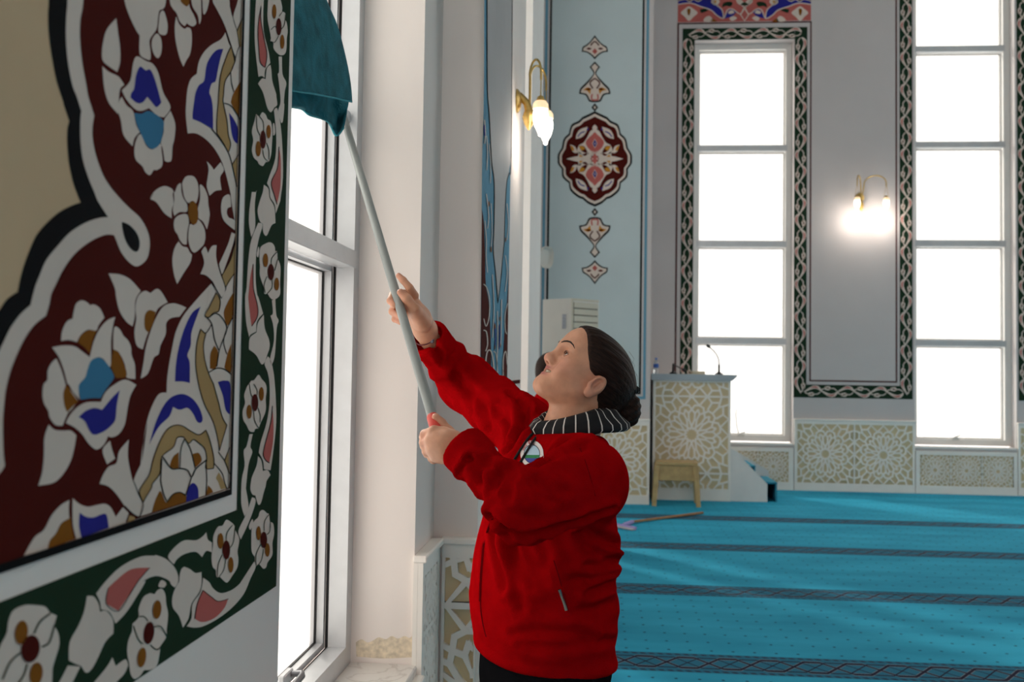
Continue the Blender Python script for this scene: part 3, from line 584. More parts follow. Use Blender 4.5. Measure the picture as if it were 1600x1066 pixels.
border('green vine border at the edge of the photo beyond the second bright window', [(5.11, 5.266, 1.15, 7.6), (5.266, 6.37, 1.15, 1.31), (6.37, 6.526, 1.15, 7.6)], [(5.31, 5.33, 1.35, 7.6), (5.31, 6.32, 1.35, 1.37), (6.30, 6.32, 1.35, 7.6)],
       [(5.188, 1.2, 5.188, 7.5), (5.24, 1.23, 6.4, 1.23), (6.448, 1.2, 6.448, 7.5)])
# painted head panel above the first far window
hp = tag(empty('wall_painting', (0, 0, 0)), 'pink and blue arabesque panel painted above the window head', 'wall painting')
cxp = 1163.3
mirU = lambda x, y: (2*cxp-x, y)
def sym(pn, kind, *a, fx=mirU, **kw):
    getattr(pn, kind)(*a, **kw); getattr(pn, kind)(*a, fx=fx, **kw)
rect_on(pf, 'P', .962, 2.622, 5.88, 6.9, YF, 0); pf.done('ground', hp)
def both(kind, *a, **kw): sym(pf, kind, *a, **kw)
both('shape', 'U860,105! 920,82 985,172! 955,168 900,150', 'B', 2); both('shape', 'U985,168! 1050,140 1100,95 1200,60 1290,32 1405,42! 1405,-90! 1100,-90! 1090,10 1000,90', 'B', 2)
both('stroke', 'U790,60 830,130 900,85 950,95 985,172 1050,140 1100,95 1200,60 1290,30 1405,42', 'W', 1.6, lift=4); both('stroke', 'U985,172 1000,90 1090,10 1100,-90', 'W', 1.5, lift=4)
both('shape', 'U1180,-10! 1220,12 1260,-5 1300,14 1340,-5 1405,10! 1405,-90! 1180,-90!', 'R', 3); both('stroke', 'U1180,-10 1220,14 1260,-5 1300,16 1340,-5 1405,10', 'W', 1.3, lift=5)
both('shape', 'U900,30 930,15 985,30 1000,70! 960,55 920,60', 'G', 3); both('shape', 'U1120,95! 1160,80 1205,90! 1190,120 1150,108', 'G', 3)
both('shape', 'U1225,120 1260,85 1305,60 1345,85 1380,120 1345,155 1305,195 1260,155', 'W', 4); both('shape', 'U1290,90 1305,80 1322,92 1315,135 1305,145 1295,130', 'N', 5)
both('shape', 'U1020,15 1040,-10 1065,0 1085,-10 1100,20 1080,40 1060,50 1035,40', 'W', 4); both('shape', 'U1050,15 1062,5 1075,18 1062,30', 'Y', 5)
both('shape', 'U860,170 895,150 930,170 905,195', 'W', 4); both('shape', 'U1085,190 1110,150 1150,160 1170,195 1120,205', 'W', 4); both('shape', 'U1040,205! 1085,172 1110,200!', 'N', 4); both('shape', 'U885,120 905,95 940,110 930,130', 'W', 4)
pf.shape('U790,75! 832,138! 790,200! 748,138!', 'W', 5); pf.shape('U790,88! 822,138! 790,187! 758,138!', 'P', 6)
both('stroke', 'U790,75 740,20 700,-40 705,-90', 'W', 1.8, lift=4); both('shape', 'U800,20! 830,-10 870,-20! 860,25 820,50', 'W', 4); both('shape', 'U790,20! 812,30 825,45 790,55!', 'G', 5)
pf.done('arabesque', hp)

# ------------------------------------------------------------------ blue panel with medallions on the pier
bp_ = tag(empty('wall_painting', (0, 0, 0)), 'pale blue panel with black and blue outline on the projecting pier', 'wall painting')
pp = Paint(lambda x, y: at_y(x, y, YP), (0, -1, 0), .0005)
M_pale = mat('pale_blue_paint', (.52, .61, .63), .65, .03, 2)
mb = MB(); xl, xr = -.574, .468
mb.add([(xl, YP-.0008, 1.19), (xr, YP-.0008, 1.19), (xr, YP-.0008, 7.6), (xl, YP-.0008, 7.6)], [(0, 1, 2, 3)]); mb.build('pale_ground', M_pale, bp_)
def outline(k_, o, wd):
    a, b, z = xl-o, xr+o, 1.19-o
    rect_on(pp, k_, a-wd, a, z-wd, 7.6, YP); rect_on(pp, k_, b, b+wd, z-wd, 7.6, YP); rect_on(pp, k_, a, b, z-wd, z, YP)
outline('K', -.02, .022); pp.done('black_line', bp_); outline('S', .024, .03); pp.done('blue_line', bp_)
md = tag(empty('medallion', (0, 0, 0)), 'tall painted medallion chain in dark red and pink on the pale blue panel', 'medallion')
cxm = 929.4
hm = lambda x, y: (2*cxm-x, y)
vm = lambda x, y: (x, 2*248.2-y+3)
hv = lambda x, y: hm(*vm(x, y))
ident = lambda x, y: (x, y)
def halfshape(txt, k_, lift, sc=1., c=None, vflip=False):
    p = smooth_path(parse(txt), False, 4)
    full = p+[hm(*q) for q in p[::-1]]
    if sc != 1.: full = [(c[0]+(x-c[0])*sc, c[1]+(y-c[1])*sc) for x, y in full]
    if vflip: full = [vm(*q) for q in full]
    out = [full[0]]
    for q in full[1:]:
        if math.hypot(q[0]-out[-1][0], q[1]-out[-1][1]) > .05: out.append(q)
    if math.hypot(out[0][0]-out[-1][0], out[0][1]-out[-1][1]) < .05: out.pop()
    pp.put(out, k_, lift)
for vf in (False, True):
    halfshape('Q947,275! 985,325 1015,350 1042,368 1050,405! 1010,412 975,435 947,465!', 'K', 1, vflip=vf)
    halfshape('Q947,294! 980,334 1010,360 1034,376 1038,396! 1005,403 970,424 947,447!', 'W', 2, vflip=vf)
    halfshape('Q947,480! 988,525! 960,565 966,590 1015,645 1060,690 1070,735! 1020,745 995,790 965,800 947,800!', 'K', 1, vflip=vf)
    halfshape('Q947,497! 974,525! 951,562 957,592 1004,654 1048,699 1056,724! 1010,736 984,780 947,789!', 'W', 2, vflip=vf)
    halfshape('Q947,806! 974,840! 947,873!', 'K', 1, vflip=vf); halfshape('Q947,826! 957,840! 947,854!', 'W', 2, vflip=vf)
    f1, f2 = (ident, hm) if not vf else (vm, hv)
    for f_ in (f1, f2):
        pp.stroke('Q947,322 972,345 978,358', 'R', 2.2, fx=f_); pp.shape('Q970,380! 995,372 1015,382! 990,390', 'R', 4, fx=f_); pp.shape('Q947,378! 968,402! 947,426! 940,402', 'P', 4, fx=f_)
        pp.stroke('Q947,612 985,648 962,692', 'R', 2.2, fx=f_); pp.shape('Q975,692! 1005,684 1040,704! 1005,712 985,738!', 'Y', 4, fx=f_); pp.shape('Q975,692! 1000,690 1020,702! 990,706', 'R', 5, fx=f_); pp.stroke('Q947,782 972,776 968,735', 'P', 2.4, fx=f_)
cc = (cxm, 248.4)
big = 'Q947,868! 990,890 1045,915! 1075,945 1130,975 1150,1045! R1190,85 1205,155! 1235,205 1238,245 1235,280 1205,322! 1200,385 1150,432! 1138,490 1080,542 1042,556! 1000,592 947,616!'
halfshape(big, 'K', 1); halfshape(big, 'W', 2, .945, cc); halfshape(big, 'R', 3, .885, cc)
_sc = lambda x, y: (cxm+(x-cxm)*.90, 248.4+(y-248.4)*.86)
Q4 = [lambda x, y: _sc(x, y), lambda x, y: _sc(*hm(x, y)), lambda x, y: _sc(x, 2*248.4-y), lambda x, y: _sc(2*cxm-x, 2*248.4-y)]
for f_ in Q4:
    pp.shape('R947,-30! 985,-10 1010,40 1045,95 1085,120 1100,180 1060,200 1000,190 947,242!', 'W', 4, fx=f_)
    pp.shape('R947,-5! 972,25 1000,50 1026,90 1010,138 985,163 965,183 947,212!', 'P', 5, fx=f_)
    pp.shape('R960,175! 1000,195 1040,215 1085,172 1092,214 1125,222 1195,242! 985,242!', 'W', 4, fx=f_)
    pp.shape('R1008,186! 1040,128 1088,124! 1062,170 1012,196!', 'R', 6, fx=f_); pp.shape('R1030,150! 1050,128 1088,124! 1062,165', 'Y', 7, fx=f_)
    pp.shape('R1045,222! 1078,205 1080,225!', 'Y', 6, fx=f_)
    pp.shape('R1098,182! 1120,130 1162,112! 1142,172 1112,190', 'W', 5, fx=f_); pp.shape('R1125,165! 1135,135 1158,118! 1145,165', 'Y', 6, fx=f_)
    pp.shape('R1010,-50! 1075,-25 1105,20 1112,62! 1060,45 1025,5', 'W', 5, fx=f_); pp.stroke('R1035,-5 1070,8 1095,42', 'B', 1.8, lift=7, fx=f_); pp.shape('R1005,-45! 1018,-22 1000,-18!', 'B', 7, fx=f_)
    pp.shape('R947,-70! 968,-45 960,-15 947,0!', 'W', 6, fx=f_)
    pp.shape('R947,58! 969,104! 947,147!', 'W', 7, fx=f_); pp.shape('R947,66! 964,104! 947,140!', 'B', 8, fx=f_); pp.shape('R947,94! 952,104! 947,114!', 'W', 9, fx=f_)
    pp.shape('R947,192! 984,242! 947,242!', 'P', 6, fx=f_)
    pp.stroke('R925,172 965,200 1010,235 1075,242', 'W', 1.0, lift=8, fx=f_); pp.stroke('R960,242 990,262 1020,300', 'W', .8, lift=8, fx=f_)
pp.done('painted_pattern', md)

# ------------------------------------------------------------------ painted V on the pilaster
vmur = tag(empty('wall_mural', (0, 0, 0)), 'narrow blue and dark red painted mural with grey V on the pilaster', 'mural')
pv = Paint(lambda x, y: at_x(x, y, XP), (1, 0, 0), .0006)
M_grey = mat('paint_grey', (.40, .40, .40), .7, .04, 4); MATS['paint_grey'] = M_grey
_paint = paint
def paint(k_): return M_grey if k_ == 'Q' else _paint(k_)
pv.shape('X78,-600! 290,-600! 278,830! V184,300 176,700 171,1000! 168,1297! 118,1336 75,1369 29,1405! 32,1000 36,600 40,200 X62,800 75,300', 'S', 0); pv.done('blue_ground', vmur)
pv.shape('X96,-600! 288,-600! 279,800! 262,920 245,1000 V160,105 156,250 150,320! 135,480 122,578! 110,420 98,300 102,180! X150,1000 130,830 112,480 97,240', 'Q', 2)
pv.stroke('X96,-600 97,240 112,480 130,830 150,1000 V102,180 98,300 110,420 122,578! 135,480 150,320 156,250 160,105 X245,1000 262,920 279,800 288,-600', 'K', .9, lift=4); pv.done('grey_field', vmur)
pv.shape('V40,90! 48,150 55,300 60,480 78,600 88,900 84,1362! 29,1405! 36,600', 'R', 2); pv.done('red_ground', vmur); pv.shape('V182,380! 172,560 160,700 150,900 150,1311! 168,1297! 176,700', 'R', 2); pv.done('red_ground', vmur)
for t, kk, wd in [('V45,480 62,500 76,560 74,650 58,700 46,660', 'W', 1.4), ('V44,720 60,730 66,790 56,830', 'W', 1.6), ('V50,960 62,840 84,830 98,900 100,1010 96,1100', 'W', 1.8), ('V45,880 52,960 60,1066', 'W', 1.4), ('V172,580 158,640 160,720 168,740', 'W', 1.1), ('V150,1040 148,880 162,830 170,900', 'W', 1.4),
                  ('V52,150 60,260 58,330 66,420', 'W', 1.2), ('V60,10 72,120 66,190', 'W', 1.3), ('V84,60 90,200 84,300', 'W', 1.0), ('V92,430 100,600 92,760', 'W', 1.3), ('V118,620 120,760 116,900', 'W', 1.2), ('V140,560 138,700 136,800', 'W', 1.2), ('V168,60 176,160 168,250', 'W', 1.0), ('V160,330 170,420 158,520', 'W', 1.0), ('X72,520 80,620 74,700', 'W', 1.5), ('X88,640 96,760 90,900', 'W', 1.2), ('X108,700 120,860 118,1000', 'W', 1.0),
                  ('V96,830 112,850 118,960 108,1020', 'W', 1.3), ('V50,1100 70,1180 60,1300', 'W', 2), ('V85,1080 95,1200 80,1320', 'W', 2), ('V110,1090 120,1200 112,1320', 'W', 1.6), ('V40,1090 44,1200 38,1330', 'R', 1.6), ('V130,1090 140,1200 128,1330', 'W', 1.4),
                  ('V105,680 108,760 104,820', 'B', 1.4), ('V128,690 130,760 126,820', 'B', 1.2), ('X70,560 74,640', 'B', 2)]:
    pv.stroke(t, kk, wd, lift=6)
pv.done('scroll', vmur)
for x, y, r_ in [(72, 62, 4), (84, 300, 4), (104, 700, 3.5), (130, 660, 3), (160, 250, 3), (104, 810, 3), (132, 800, 3)]: pv.ell('V', x, y, r_*.8, r_*4, 'N', 0, 7)
pv.done('ochre_bud', vmur)
rz = 1.375
pv.mb.add([(XP+.004, 4.42, rz), (XP+.004, 5.0, rz), (XP+.004, 5.0, rz+.018), (XP+.004, 4.42, rz+.018)], [(0, 1, 2, 3)], pv.mi('R')); pv.done('red_line', vmur)

# ------------------------------------------------------------------ lattice wainscot
def tile_lines():
    P_ = lambda r, d: (r*math.cos(math.radians(d)), r*math.sin(math.radians(d)))
    L = []
    def poly(*ps, close=False):
        for i in range(len(ps)-1): L.append((ps[i], ps[i+1]))
        if close: L.append((ps[-1], ps[0]))
    for k_ in range(12):
        t = 30*k_
        poly(P_(.075, t-15), P_(.11, t), P_(.075, t+15))
        poly(P_(.11, t), P_(.20, t+11), P_(.285, t+8.5), P_(.33, t), P_(.285, t-8.5), P_(.20, t-11), close=True)
        poly(P_(.20, t+11), P_(.20, t+19))
        poly(P_(.285, t+8.5), P_(.335, t+15), P_(.285, t+21.5))
        poly(P_(.33, t), P_(.385, t+6), P_(.395, t+15), P_(.385, t+24), P_(.33, t+30))
    for q in range(4):
        r = lambda p: {0: p, 1: (-p[1], p[0]), 2: (-p[0], -p[1]), 3: (p[1], -p[0])}[q]
        a = P_(.395, 15); b = P_(.395, -15)
        poly(r(a), r((.5, 0)), r(b)); poly(r(a), r((.5, .21))); poly(r(b), r((.5, -.21)))
        c = P_(.395, 45); poly(r(c), r((.36, .36)), r((.5, .40))); poly(r((.36, .36)), r((.40, .5)))
        poly(r((.5, .21)), r((.42, .27)), r((.42, .375)), r((.5, .40))); poly(r((.21, .5)), r((.27, .42)), r((.375, .42)), r((.40, .5)))
        poly(r((.42, .27)), r(P_(.395, 33))); poly(r((.27, .42)), r(P_(.395, 57)))
        poly(r((.5, -.5)), r((.5, .5)))
    return L
TILE = tile_lines()
def clip(a, b, u0, u1, v0, v1):
    t0, t1 = 0., 1.; d = (b[0]-a[0], b[1]-a[1])
    for p, q in ((-d[0], a[0]-u0), (d[0], u1-a[0]), (-d[1], a[1]-v0), (d[1], v1-a[1])):
        if abs(p) < 1e-12:
            if q < 0: return None
        else:
            t = q/p
            if p < 0: t0 = max(t0, t)
            else: t1 = min(t1, t)
    if t1-t0 < 1e-6: return None
    return ((a[0]+d[0]*t0, a[1]+d[1]*t0), (a[0]+d[0]*t1, a[1]+d[1]*t1))
def lattice(u0, u1, v0, v1, tu, tv, cu, cv, bw, th, put):
    """bars of the star pattern inside a rectangle; put(u, v, w) maps to the room"""
    mb = MB(); n0 = math.floor((u0-cu)/tu-.5); n1 = math.ceil((u1-cu)/tu+.5); m0 = math.floor((v0-cv)/tv-.5); m1 = math.ceil((v1-cv)/tv+.5)
    for i in range(n0, n1+1):
        for j in range(m0, m1+1):
            for a, b in TILE:
                s_ = clip((cu+(i+a[0])*tu, cv+(j+a[1])*tv), (cu+(i+b[0])*tu, cv+(j+b[1])*tv), u0, u1, v0, v1)
                if not s_: continue
                (x0, y0), (x1, y1) = s_; L_ = math.hypot(x1-x0, y1-y0)
                if L_ < 1e-4: continue
                dx, dy = (x1-x0)/L_*bw*.3, (y1-y0)/L_*bw*.3; nx, ny = -(y1-y0)/L_*bw/2, (x1-x0)/L_*bw/2
                q = [(x0-dx+nx, y0-dy+ny), (x0-dx-nx, y0-dy-ny), (x1+dx-nx, y1+dy-ny), (x1+dx+nx, y1+dy+ny)]
                q = [(min(max(x, u0), u1), min(max(y, v0), v1)) for x, y in q]
                hh = th+random.random()*.0012
                vs_ = [put(u, v, 0) for u, v in q]+[put(u, v, hh) for u, v in q]
                mb.add(vs_, [(4, 5, 6, 7), (0, 4, 7, 3), (1, 2, 6, 5), (0, 1, 5, 4), (2, 3, 7, 6)])
    return mb
def wainscot(name, label, axis, face, sgn, u0, u1, z1, lat, tile, cen, bw, cap=True, base=.08):
    """board standing on the wall face, rails, cream ground, cut lattice; sgn points into the room"""
    root = tag(empty(name, (0, 0, 0)), label, 'wainscot')
    g = lambda u, z, w_: ((u, face+sgn*w_, z) if axis == 'y' else (face+sgn*w_, u, z))
    def bx(nm, a, b, c, d, w0, w1, m, bv=0.):
        p, q = g(a, c, w0), g(b, d, w1)
        lo = [min(p[i], q[i]) for i in range(3)]; hi = [max(p[i], q[i]) for i in range(3)]
        return box(nm, (lo[0], hi[0], lo[1], hi[1], lo[2], hi[2]), m, root, bv)
    a, b, c, d = lat
    bx('back_board', u0, u1, 0, z1, .0, .0135, M_lat); bx('cream_ground', a, b, c, d, .0135, .0150, M_cream)
    bx('rail', u0, u1, 0, c, .014, .030, M_lat); bx('rail', u0, u1, d, z1, .014, .030, M_lat)
    bx('stile', u0, a, c, d, .014, .030, M_lat); bx('stile', b, u1, c, d, .014, .030, M_lat)
    if cap: bx('cap', u0-.004, u1+.004, z1, z1+.022, -.002, .042, M_lat, .004)
    lattice(a, b, c, d, tile[0], tile[1], cen[0], cen[1], bw, .013, lambda u, v, w_: g(u, v, .015+w_)).build('lattice', M_lat, root)
    return root
wainscot('wainscot_panel', 'white star lattice wainscot below the gold wall lamp between two windows', 'y', YF, -1, 2.43, 3.875, .86, (2.457, 3.848, .09, .82), (.6955, .73), (2.805, .455), .019)
wainscot('wainscot_panel', 'fine star lattice wainscot under the second bright window', 'y', YF, -1, 3.885, 5.08, .52, (3.93, 5.04, .10, .475), (.37, .375), (4.115, .2875), .0095, False)
wainscot('wainscot_panel', 'fine star lattice wainscot under the window beside the white steps', 'y', YF, -1, 1.19, 2.42, .52, (1.25, 2.36, .10, .475), (.37, .375), (1.435, .2875), .0095, False)
wainscot('wainscot_panel', 'star lattice wainscot cut by the edge of the photo past the windows', 'y', YF, -1, 5.09, 6.54, .86, (5.12, 6.51, .09, .82), (.6955, .73), (5.4677, .455), .019)
wainscot('wainscot_panel', 'white star lattice wainscot on the pier below the blue panel', 'y', YP, -1, -.545, .568, .90, (-.50, .55, .10, .86), (.72, .76), (.19, .48), .020)
wainscot('wainscot_panel', 'white lattice wainscot on the pilaster beside the marble sill', 'y', 3.318, -1, -.515, XP+.0, .855, (-.505, XP-.004, .05, .81), (.70, .70), (-.36, .30), .022)
wainscot('wainscot_panel', 'white lattice wainscot on the room side of the painted pilaster', 'x', XP, 1, 3.32, 5.085, .855, (3.36, 5.04, .09, .81), (.42, .36), (3.57, .45), .017)
wainscot('wainscot_panel', 'narrow white wainscot return between the window jamb and the pilaster', 'x', XL, 1, 2.955, 3.274, .855, (2.99, 3.24, .09, .81), (.25, .36), (3.115, .45), .018)
wainscot('wainscot_panel', 'white wainscot below the marble window sill', 'x', XL, 1, 1.66, 2.951, .50, (1.72, 2.90, .09, .46), (.37, .37), (1.9, .275), .016)
wainscot('wainscot_panel', 'white wainscot at the foot of the large arabesque mural', 'x', XL, 1, -1.5, 1.655, .855, (-1.45, 1.61, .09, .81), (.72, .72), (-.8, .45), .026)

# ------------------------------------------------------------------ lectern, steps, stool
YL = 11.15
lec = tag(empty('lectern', (1.06, YL, 0)), 'white lectern with star lattice front and slanting blue-grey top', 'lectern'); lec.location = (0, 0, 0)
M_top = mat('lectern_top', (.36, .42, .46), .3, .04, 5)
box('body', (.628, 1.492, YL+.02, 11.98, 0, 1.345), M_white, lec, .004)
box('back_board', (.655, 1.465, YL+.005, YL+.021, .13, 1.325), M_cream, lec)
for d in ((.628, .655, YL-.006, YL+.021, 0, 1.345), (1.465, 1.492, YL-.006, YL+.021, 0, 1.345)): box('stile', d, M_lat, lec, .002)
for d in ((.655, 1.465, YL-.006, YL+.021, 0, .135), (.655, 1.465, YL-.006, YL+.021, 1.322, 1.345)): box('rail', d, M_lat, lec, .002)
lattice(.655, 1.465, .135, 1.322, .83, .86, 1.06, .735, .021, .014, lambda u, v, w_: (u, YL+.007-w_, v)).build('lattice', M_lat, lec)
mb = MB(); mb.prism([(.602, 1.345), (1.50, 1.345), (1.555, 1.395), (1.555, 1.414), (.602, 1.414)], 'y', YL-.05, 12.0); mb.build('top_slab', M_top, lec)
ZT_ = 1.4155
stp = tag(empty('step_unit', (0, 0, 0)), 'small white staircase with teal carpeted treads beside the lectern', 'steps')
for ya, yb_, xe, ze in ((YL+.03, YL+.055, 1.905, .20), (11.86, 11.885, 2.04, .28)):
    mb = MB(); mb.prism([(1.494, 0), (xe, 0), (xe, ze), (1.53, .575), (1.494, .585)], 'y', ya, yb_); mb.build('stringer', M_white, stp)
M_teal = mat('teal_tread', (.03, .25, .36), .9, .1, 30, .2, 200)
for x0_, x1_, zt in ((1.78, 2.02, .22), (1.497, 1.78, .40)):
    box('riser', (x1_-.02, x1_-.004, YL+.056, 11.859, 0, zt-.02), M_teal, stp)
    box('tread', (x0_, x1_-.001, YL+.056, 11.859, zt-.02, zt), M_teal, stp, .003)

def stool(loc, rz):
    r = tag(empty('step_stool', loc, rz), 'light wooden stool with hand slot in the seat before the lectern', 'stool')
    w2, d2, h_ = .225, .17, .47
    mb = MB()
    for d in ((-w2, w2, -d2, -.03, h_-.035, h_), (-w2, w2, .03, d2, h_-.035, h_), (-w2, -.055, -.03, .03, h_-.035, h_), (.055, w2, -.03, .03, h_-.035, h_)): mb.cbox(*d, .004)
    mb.build('seat', M_wood, r)
    for sx_ in (-1, 1):
        for sy_ in (-1, 1):
            mb = MB(); x_, y_ = sx_*(w2-.02), sy_*(d2-.02); o1, o2 = .022, .024
            top = [(x_+a*o1*1.3, y_+b*o1, h_-.034) for a, b in ((-1, -1), (1, -1), (1, 1), (-1, 1))]
            bot = [(x_+sx_*.03+a*o2, y_+sy_*.02+b*o2, 0) for a, b in ((-1, -1), (1, -1), (1, 1), (-1, 1))]
            mb.add(bot+top, [(0, 1, 2, 3), (4, 5, 6, 7), (0, 1, 5, 4), (1, 2, 6, 5), (2, 3, 7, 6), (3, 0, 4, 7)]); mb.build('leg', M_wood, r)
    for sy_ in (-1, 1): box('apron', (-w2+.03, w2-.03, sy_*(d2-.025)-.01, sy_*(d2-.025)+.01, h_-.20, h_-.034), M_wood, r, .003)
    for sx_ in (-1, 1): box('apron', (sx_*(w2-.025)-.01, sx_*(w2-.025)+.01, -d2+.03, d2-.03, h_-.13, h_-.034), M_wood, r, .003)
    return r
_a, _b = at_z(1023, 791, 0), at_z(1092, 792, 0)
stool(((_a.x+_b.x)/2, (_a.y+_b.y)/2+.17, 0), -.04)

# things on the lectern
r = tag(empty('water_bottle', at_y(1025, 583, 11.4)), 'small clear water bottle with blue label on the lectern', 'bottle'); r.location.z = ZT_
M_pet = mat('clear_plastic', (.85, .9, .92), .08, 0, trans=.9)
mb = MB(); mb.lathe([(.028, 0), (.032, .01), (.032, .06), (.029, .065), (.032, .072), (.031, .115), (.024, .14), (.013, .155), (.013, .163)], seg=16); mb.build('body', M_pet, r, True)
mb = MB(); mb.lathe([(.0327, .068), (.0327, .112)], seg=16); mb.build('paper_label', mat('blue_label', (.04, .12, .42), .5, .1, 60), r, True)
mb = MB(); mb.lathe([(.0155, .160), (.0155, .178), (.014, .181)], seg=16); mb.build('cap', mat('blue_cap', (.05, .16, .5), .4, 0), r, True)
r = tag(empty('book', at_y(1090, 583, 11.5)), 'closed beige book lying flat on the lectern', 'book'); r.location.z = ZT_
box('pages', (-.068, .076, -.10, .10, .004, .030), mat('paper_edges', (.72, .66, .50), .8, .06, 90), r, .002)
mb = MB(); mb.cbox(-.08, .08, -.105, .105, 0, .004, .001).cbox(-.08, .08, -.105, .105, .030, .034, .001).cbox(-.08, -.070, -.105, .105, .002, .032, .002); mb.build('cover', mat('beige_cover', (.62, .52, .36), .6, .05), r)
def gooseneck(name, label, px, py, hx, hy, Y, bent):
    p0 = at_y(px, py, Y); p0.z = ZT_; p1 = at_y(hx, hy, Y)
    r = tag(empty(name, p0), label, 'microphone')
    d = p1-p0
    mb = MB(); mb.lathe([(.045, 0), (.045, .012), (.03, .018), (.014, .03), (.013, .10), (.008, .12)], seg=16); mb.build('base', M_black, r, True)
    mb = MB(); pts = [Vector((0, 0, .11))+Vector((d.x*(t**bent), 0, (d.z-.11)*t)) for t in [i/10 for i in range(11)]]
    mb.tube(pts, .0075, 8); mb.build('gooseneck', mat('gunmetal', (.05, .05, .055), .35, 0, metal=.6), r, True)
    mb = MB(); dd = (pts[-1]-pts[-2]).normalized(); mb.tube([pts[-1]-dd*.005, pts[-1]+dd*.01, pts[-1]+dd*.035, pts[-1]+dd*.05], [.008, .019, .019, .008], 12); mb.build('windscreen', M_black, r, True)
gooseneck('microphone', 'black gooseneck microphone leaning over the lectern in front of the window', 1123.5, 582, 1109, 543, 11.35, 2.4)
gooseneck('microphone', 'short black microphone lying low near the dark red line on the lectern', 1052, 582, 1066, 577, 11.42, 1.0)

# squeegee with wooden handle on the carpet
a_, b_ = at_z(985, 816, .02), at_z(1098, 801.5, .02)
r = tag(empty('floor_squeegee', (0, 0, 0)), 'squeegee with wooden stick and pale purple head lying on the carpet', 'squeegee')
mb = MB(); mb.tube([a_, a_.lerp(b_, .5), b_], .013, 10); mb.build('handle', mat('stick_wood', (.30, .16, .07), .6, .15, 20), r, True)
hd = (a_-b_).normalized(); pr_ = Vector((-hd.y, hd.x, 0))
c_ = at_z(972, 822, .02)
M_lil = mat('lilac_plastic', (.34, .27, .58), .4, .03)
mb = MB(); mb.tube([a_+hd*-.03, a_.lerp(c_, .6), c_], [.018, .02, .016], 10); mb.build('socket', M_lil, r, True)
mb = MB(); mb.tube([c_-pr_*.17+Vector((0, 0, .0)), c_, c_+pr_*.17], .016, 8); mb.build('head_bar', M_lil, r, True)
mb = MB(); q = c_+hd*.035; vs_ = []
for s_ in (-1, 1):
    for o_ in (0, .045):
        for z_ in (.008, .02): vs_.append((c_+pr_*(.175*s_)+hd*(o_+.01)).to_tuple()[:2]+(z_,))
mb.add(vs_, [(0, 1, 3, 2), (4, 6, 7, 5), (0, 4, 5, 1), (2, 3, 7, 6), (0, 2, 6, 4), (1, 5, 7, 3)]); mb.build('rubber_blade', mat('grey_foam', (.55, .52, .55), .8, .05), r)

# ------------------------------------------------------------------ wall lamps
M_bulb = mat('lit_bulb', (1, .95, .88), .3, 0, emit=((1, .90, .78), 3.5))
M_shade = mat('frosted_cup', (.85, .74, .55), .4, 0, emit=((1, .72, .4), .5))
def sconce(label, o, n, t, ends, sc=1., energy=2.2):
    """o point on the wall, n into the room, t sideways; ends = (sideways, outwards) of each arm"""
    r = tag(empty('wall_lamp', o), label, 'wall lamp', 'gold two-armed wall lamps'); n = Vector(n); t = Vector(t); up = Vector((0, 0, 1))
    g = lambda a, b, c: (t*a+n*b+up*c)*sc
    ax = Matrix((t, n, up)).transposed()
    mb = MB(); mb.lathe([(.056, .001), (.056, .008), (.042, .018), (.02, .024)], seg=24, M=Matrix((t, up, n)).transposed()); mb.build('wall_plate', M_brass, r, True)
    mb = MB(); mb.tube([g(0, .012, .03), g(0, .05, -.01), g(0, .06, -.05)], [.016, .018, .02], 12)
    mb.tube([g(0, .06, -.045), g(0, .06, -.08), g(0, .06, -.11), g(0, .06, -.14)], [.02, .032, .022, .004], 12); mb.build('stem', M_brass, r, True)
    for a, b in ends:
        pts = []
        for i in range(19):
            u = i/18
            if u < .28: pts.append(g(a*.12*u/.28, .06+(b-.06)*.05, -.05+.16*u/.28))
            else:
                ang = PI-(u-.28)/.72*PI*1.0; cx_ = (.12+1)/2; rx = (1-.12)/2
                f_ = cx_+rx*math.cos(ang); pts.append(g(a*f_, .06+(b-.06)*max(0, f_-.1)/.9, .11+.075*math.sin(ang)))
        tip = pts[-1]; pts.append(tip-up*.03*sc)
        mb = MB(); mb.tube(pts, .0055*sc, 8); arm = mb.build('arm', M_brass, r, True)
        e = tip-up*.03*sc
        mb = MB()
        for s_ in (-1, 1): mb.tube([e+t*.004*s_, e+t*.022*s_*sc-up*.115*sc], .0022, 6)
        mb.build('hanger', M_brass, arm)
        c0 = e-up*.105*sc
        mb = MB(); mb.lathe([(.008, .028), (.016, .022), (.02, .008), (.014, 0)], c=c0, seg=14); mb.build('cap', M_brass, arm, True)
        mb = MB(); mb.lathe([(.026, .002), (.036, -.012), (.037, -.035), (.034, -.036)], c=c0, seg=18); mb.build('cup', M_shade, arm, True)
        mb = MB(); mb.lathe([(.030, -.034), (.0365, -.06), (.035, -.085), (.027, -.115), (.014, -.14), (.010, -.15), (.010, -.158), (.003, -.163)], c=c0, seg=18); mb.build('bulb', M_bulb, arm, True)
        ld = bpy.data.lights.new('lamp_light', 'POINT'); ld.energy = energy; ld.color = (1, .88, .78); ld.shadow_soft_size = .04
        lo = bpy.data.objects.new('lamp_light', ld); COL.objects.link(lo); lo.parent = r; lo.location = c0-up*.20*sc+n*.01; lo['kind'] = 'helper'
    return r
o1 = at_y(1343, 309, YF)
sconce('gold wall lamp with two lit bulbs on the bare wall between the far windows', o1, (0, -1, 0), (1, 0, 0), [(-.062, .16), (.20, .14)], 1.35, 2.8)
o2 = at_x(807, 158, XP)
sconce('gold wall lamp with lit bulb on the painted pilaster, seen from the side', o2, (1, 0, 0), (0, -1, 0), [(-.10, .135), (.075, .120)], 1.0, .8)

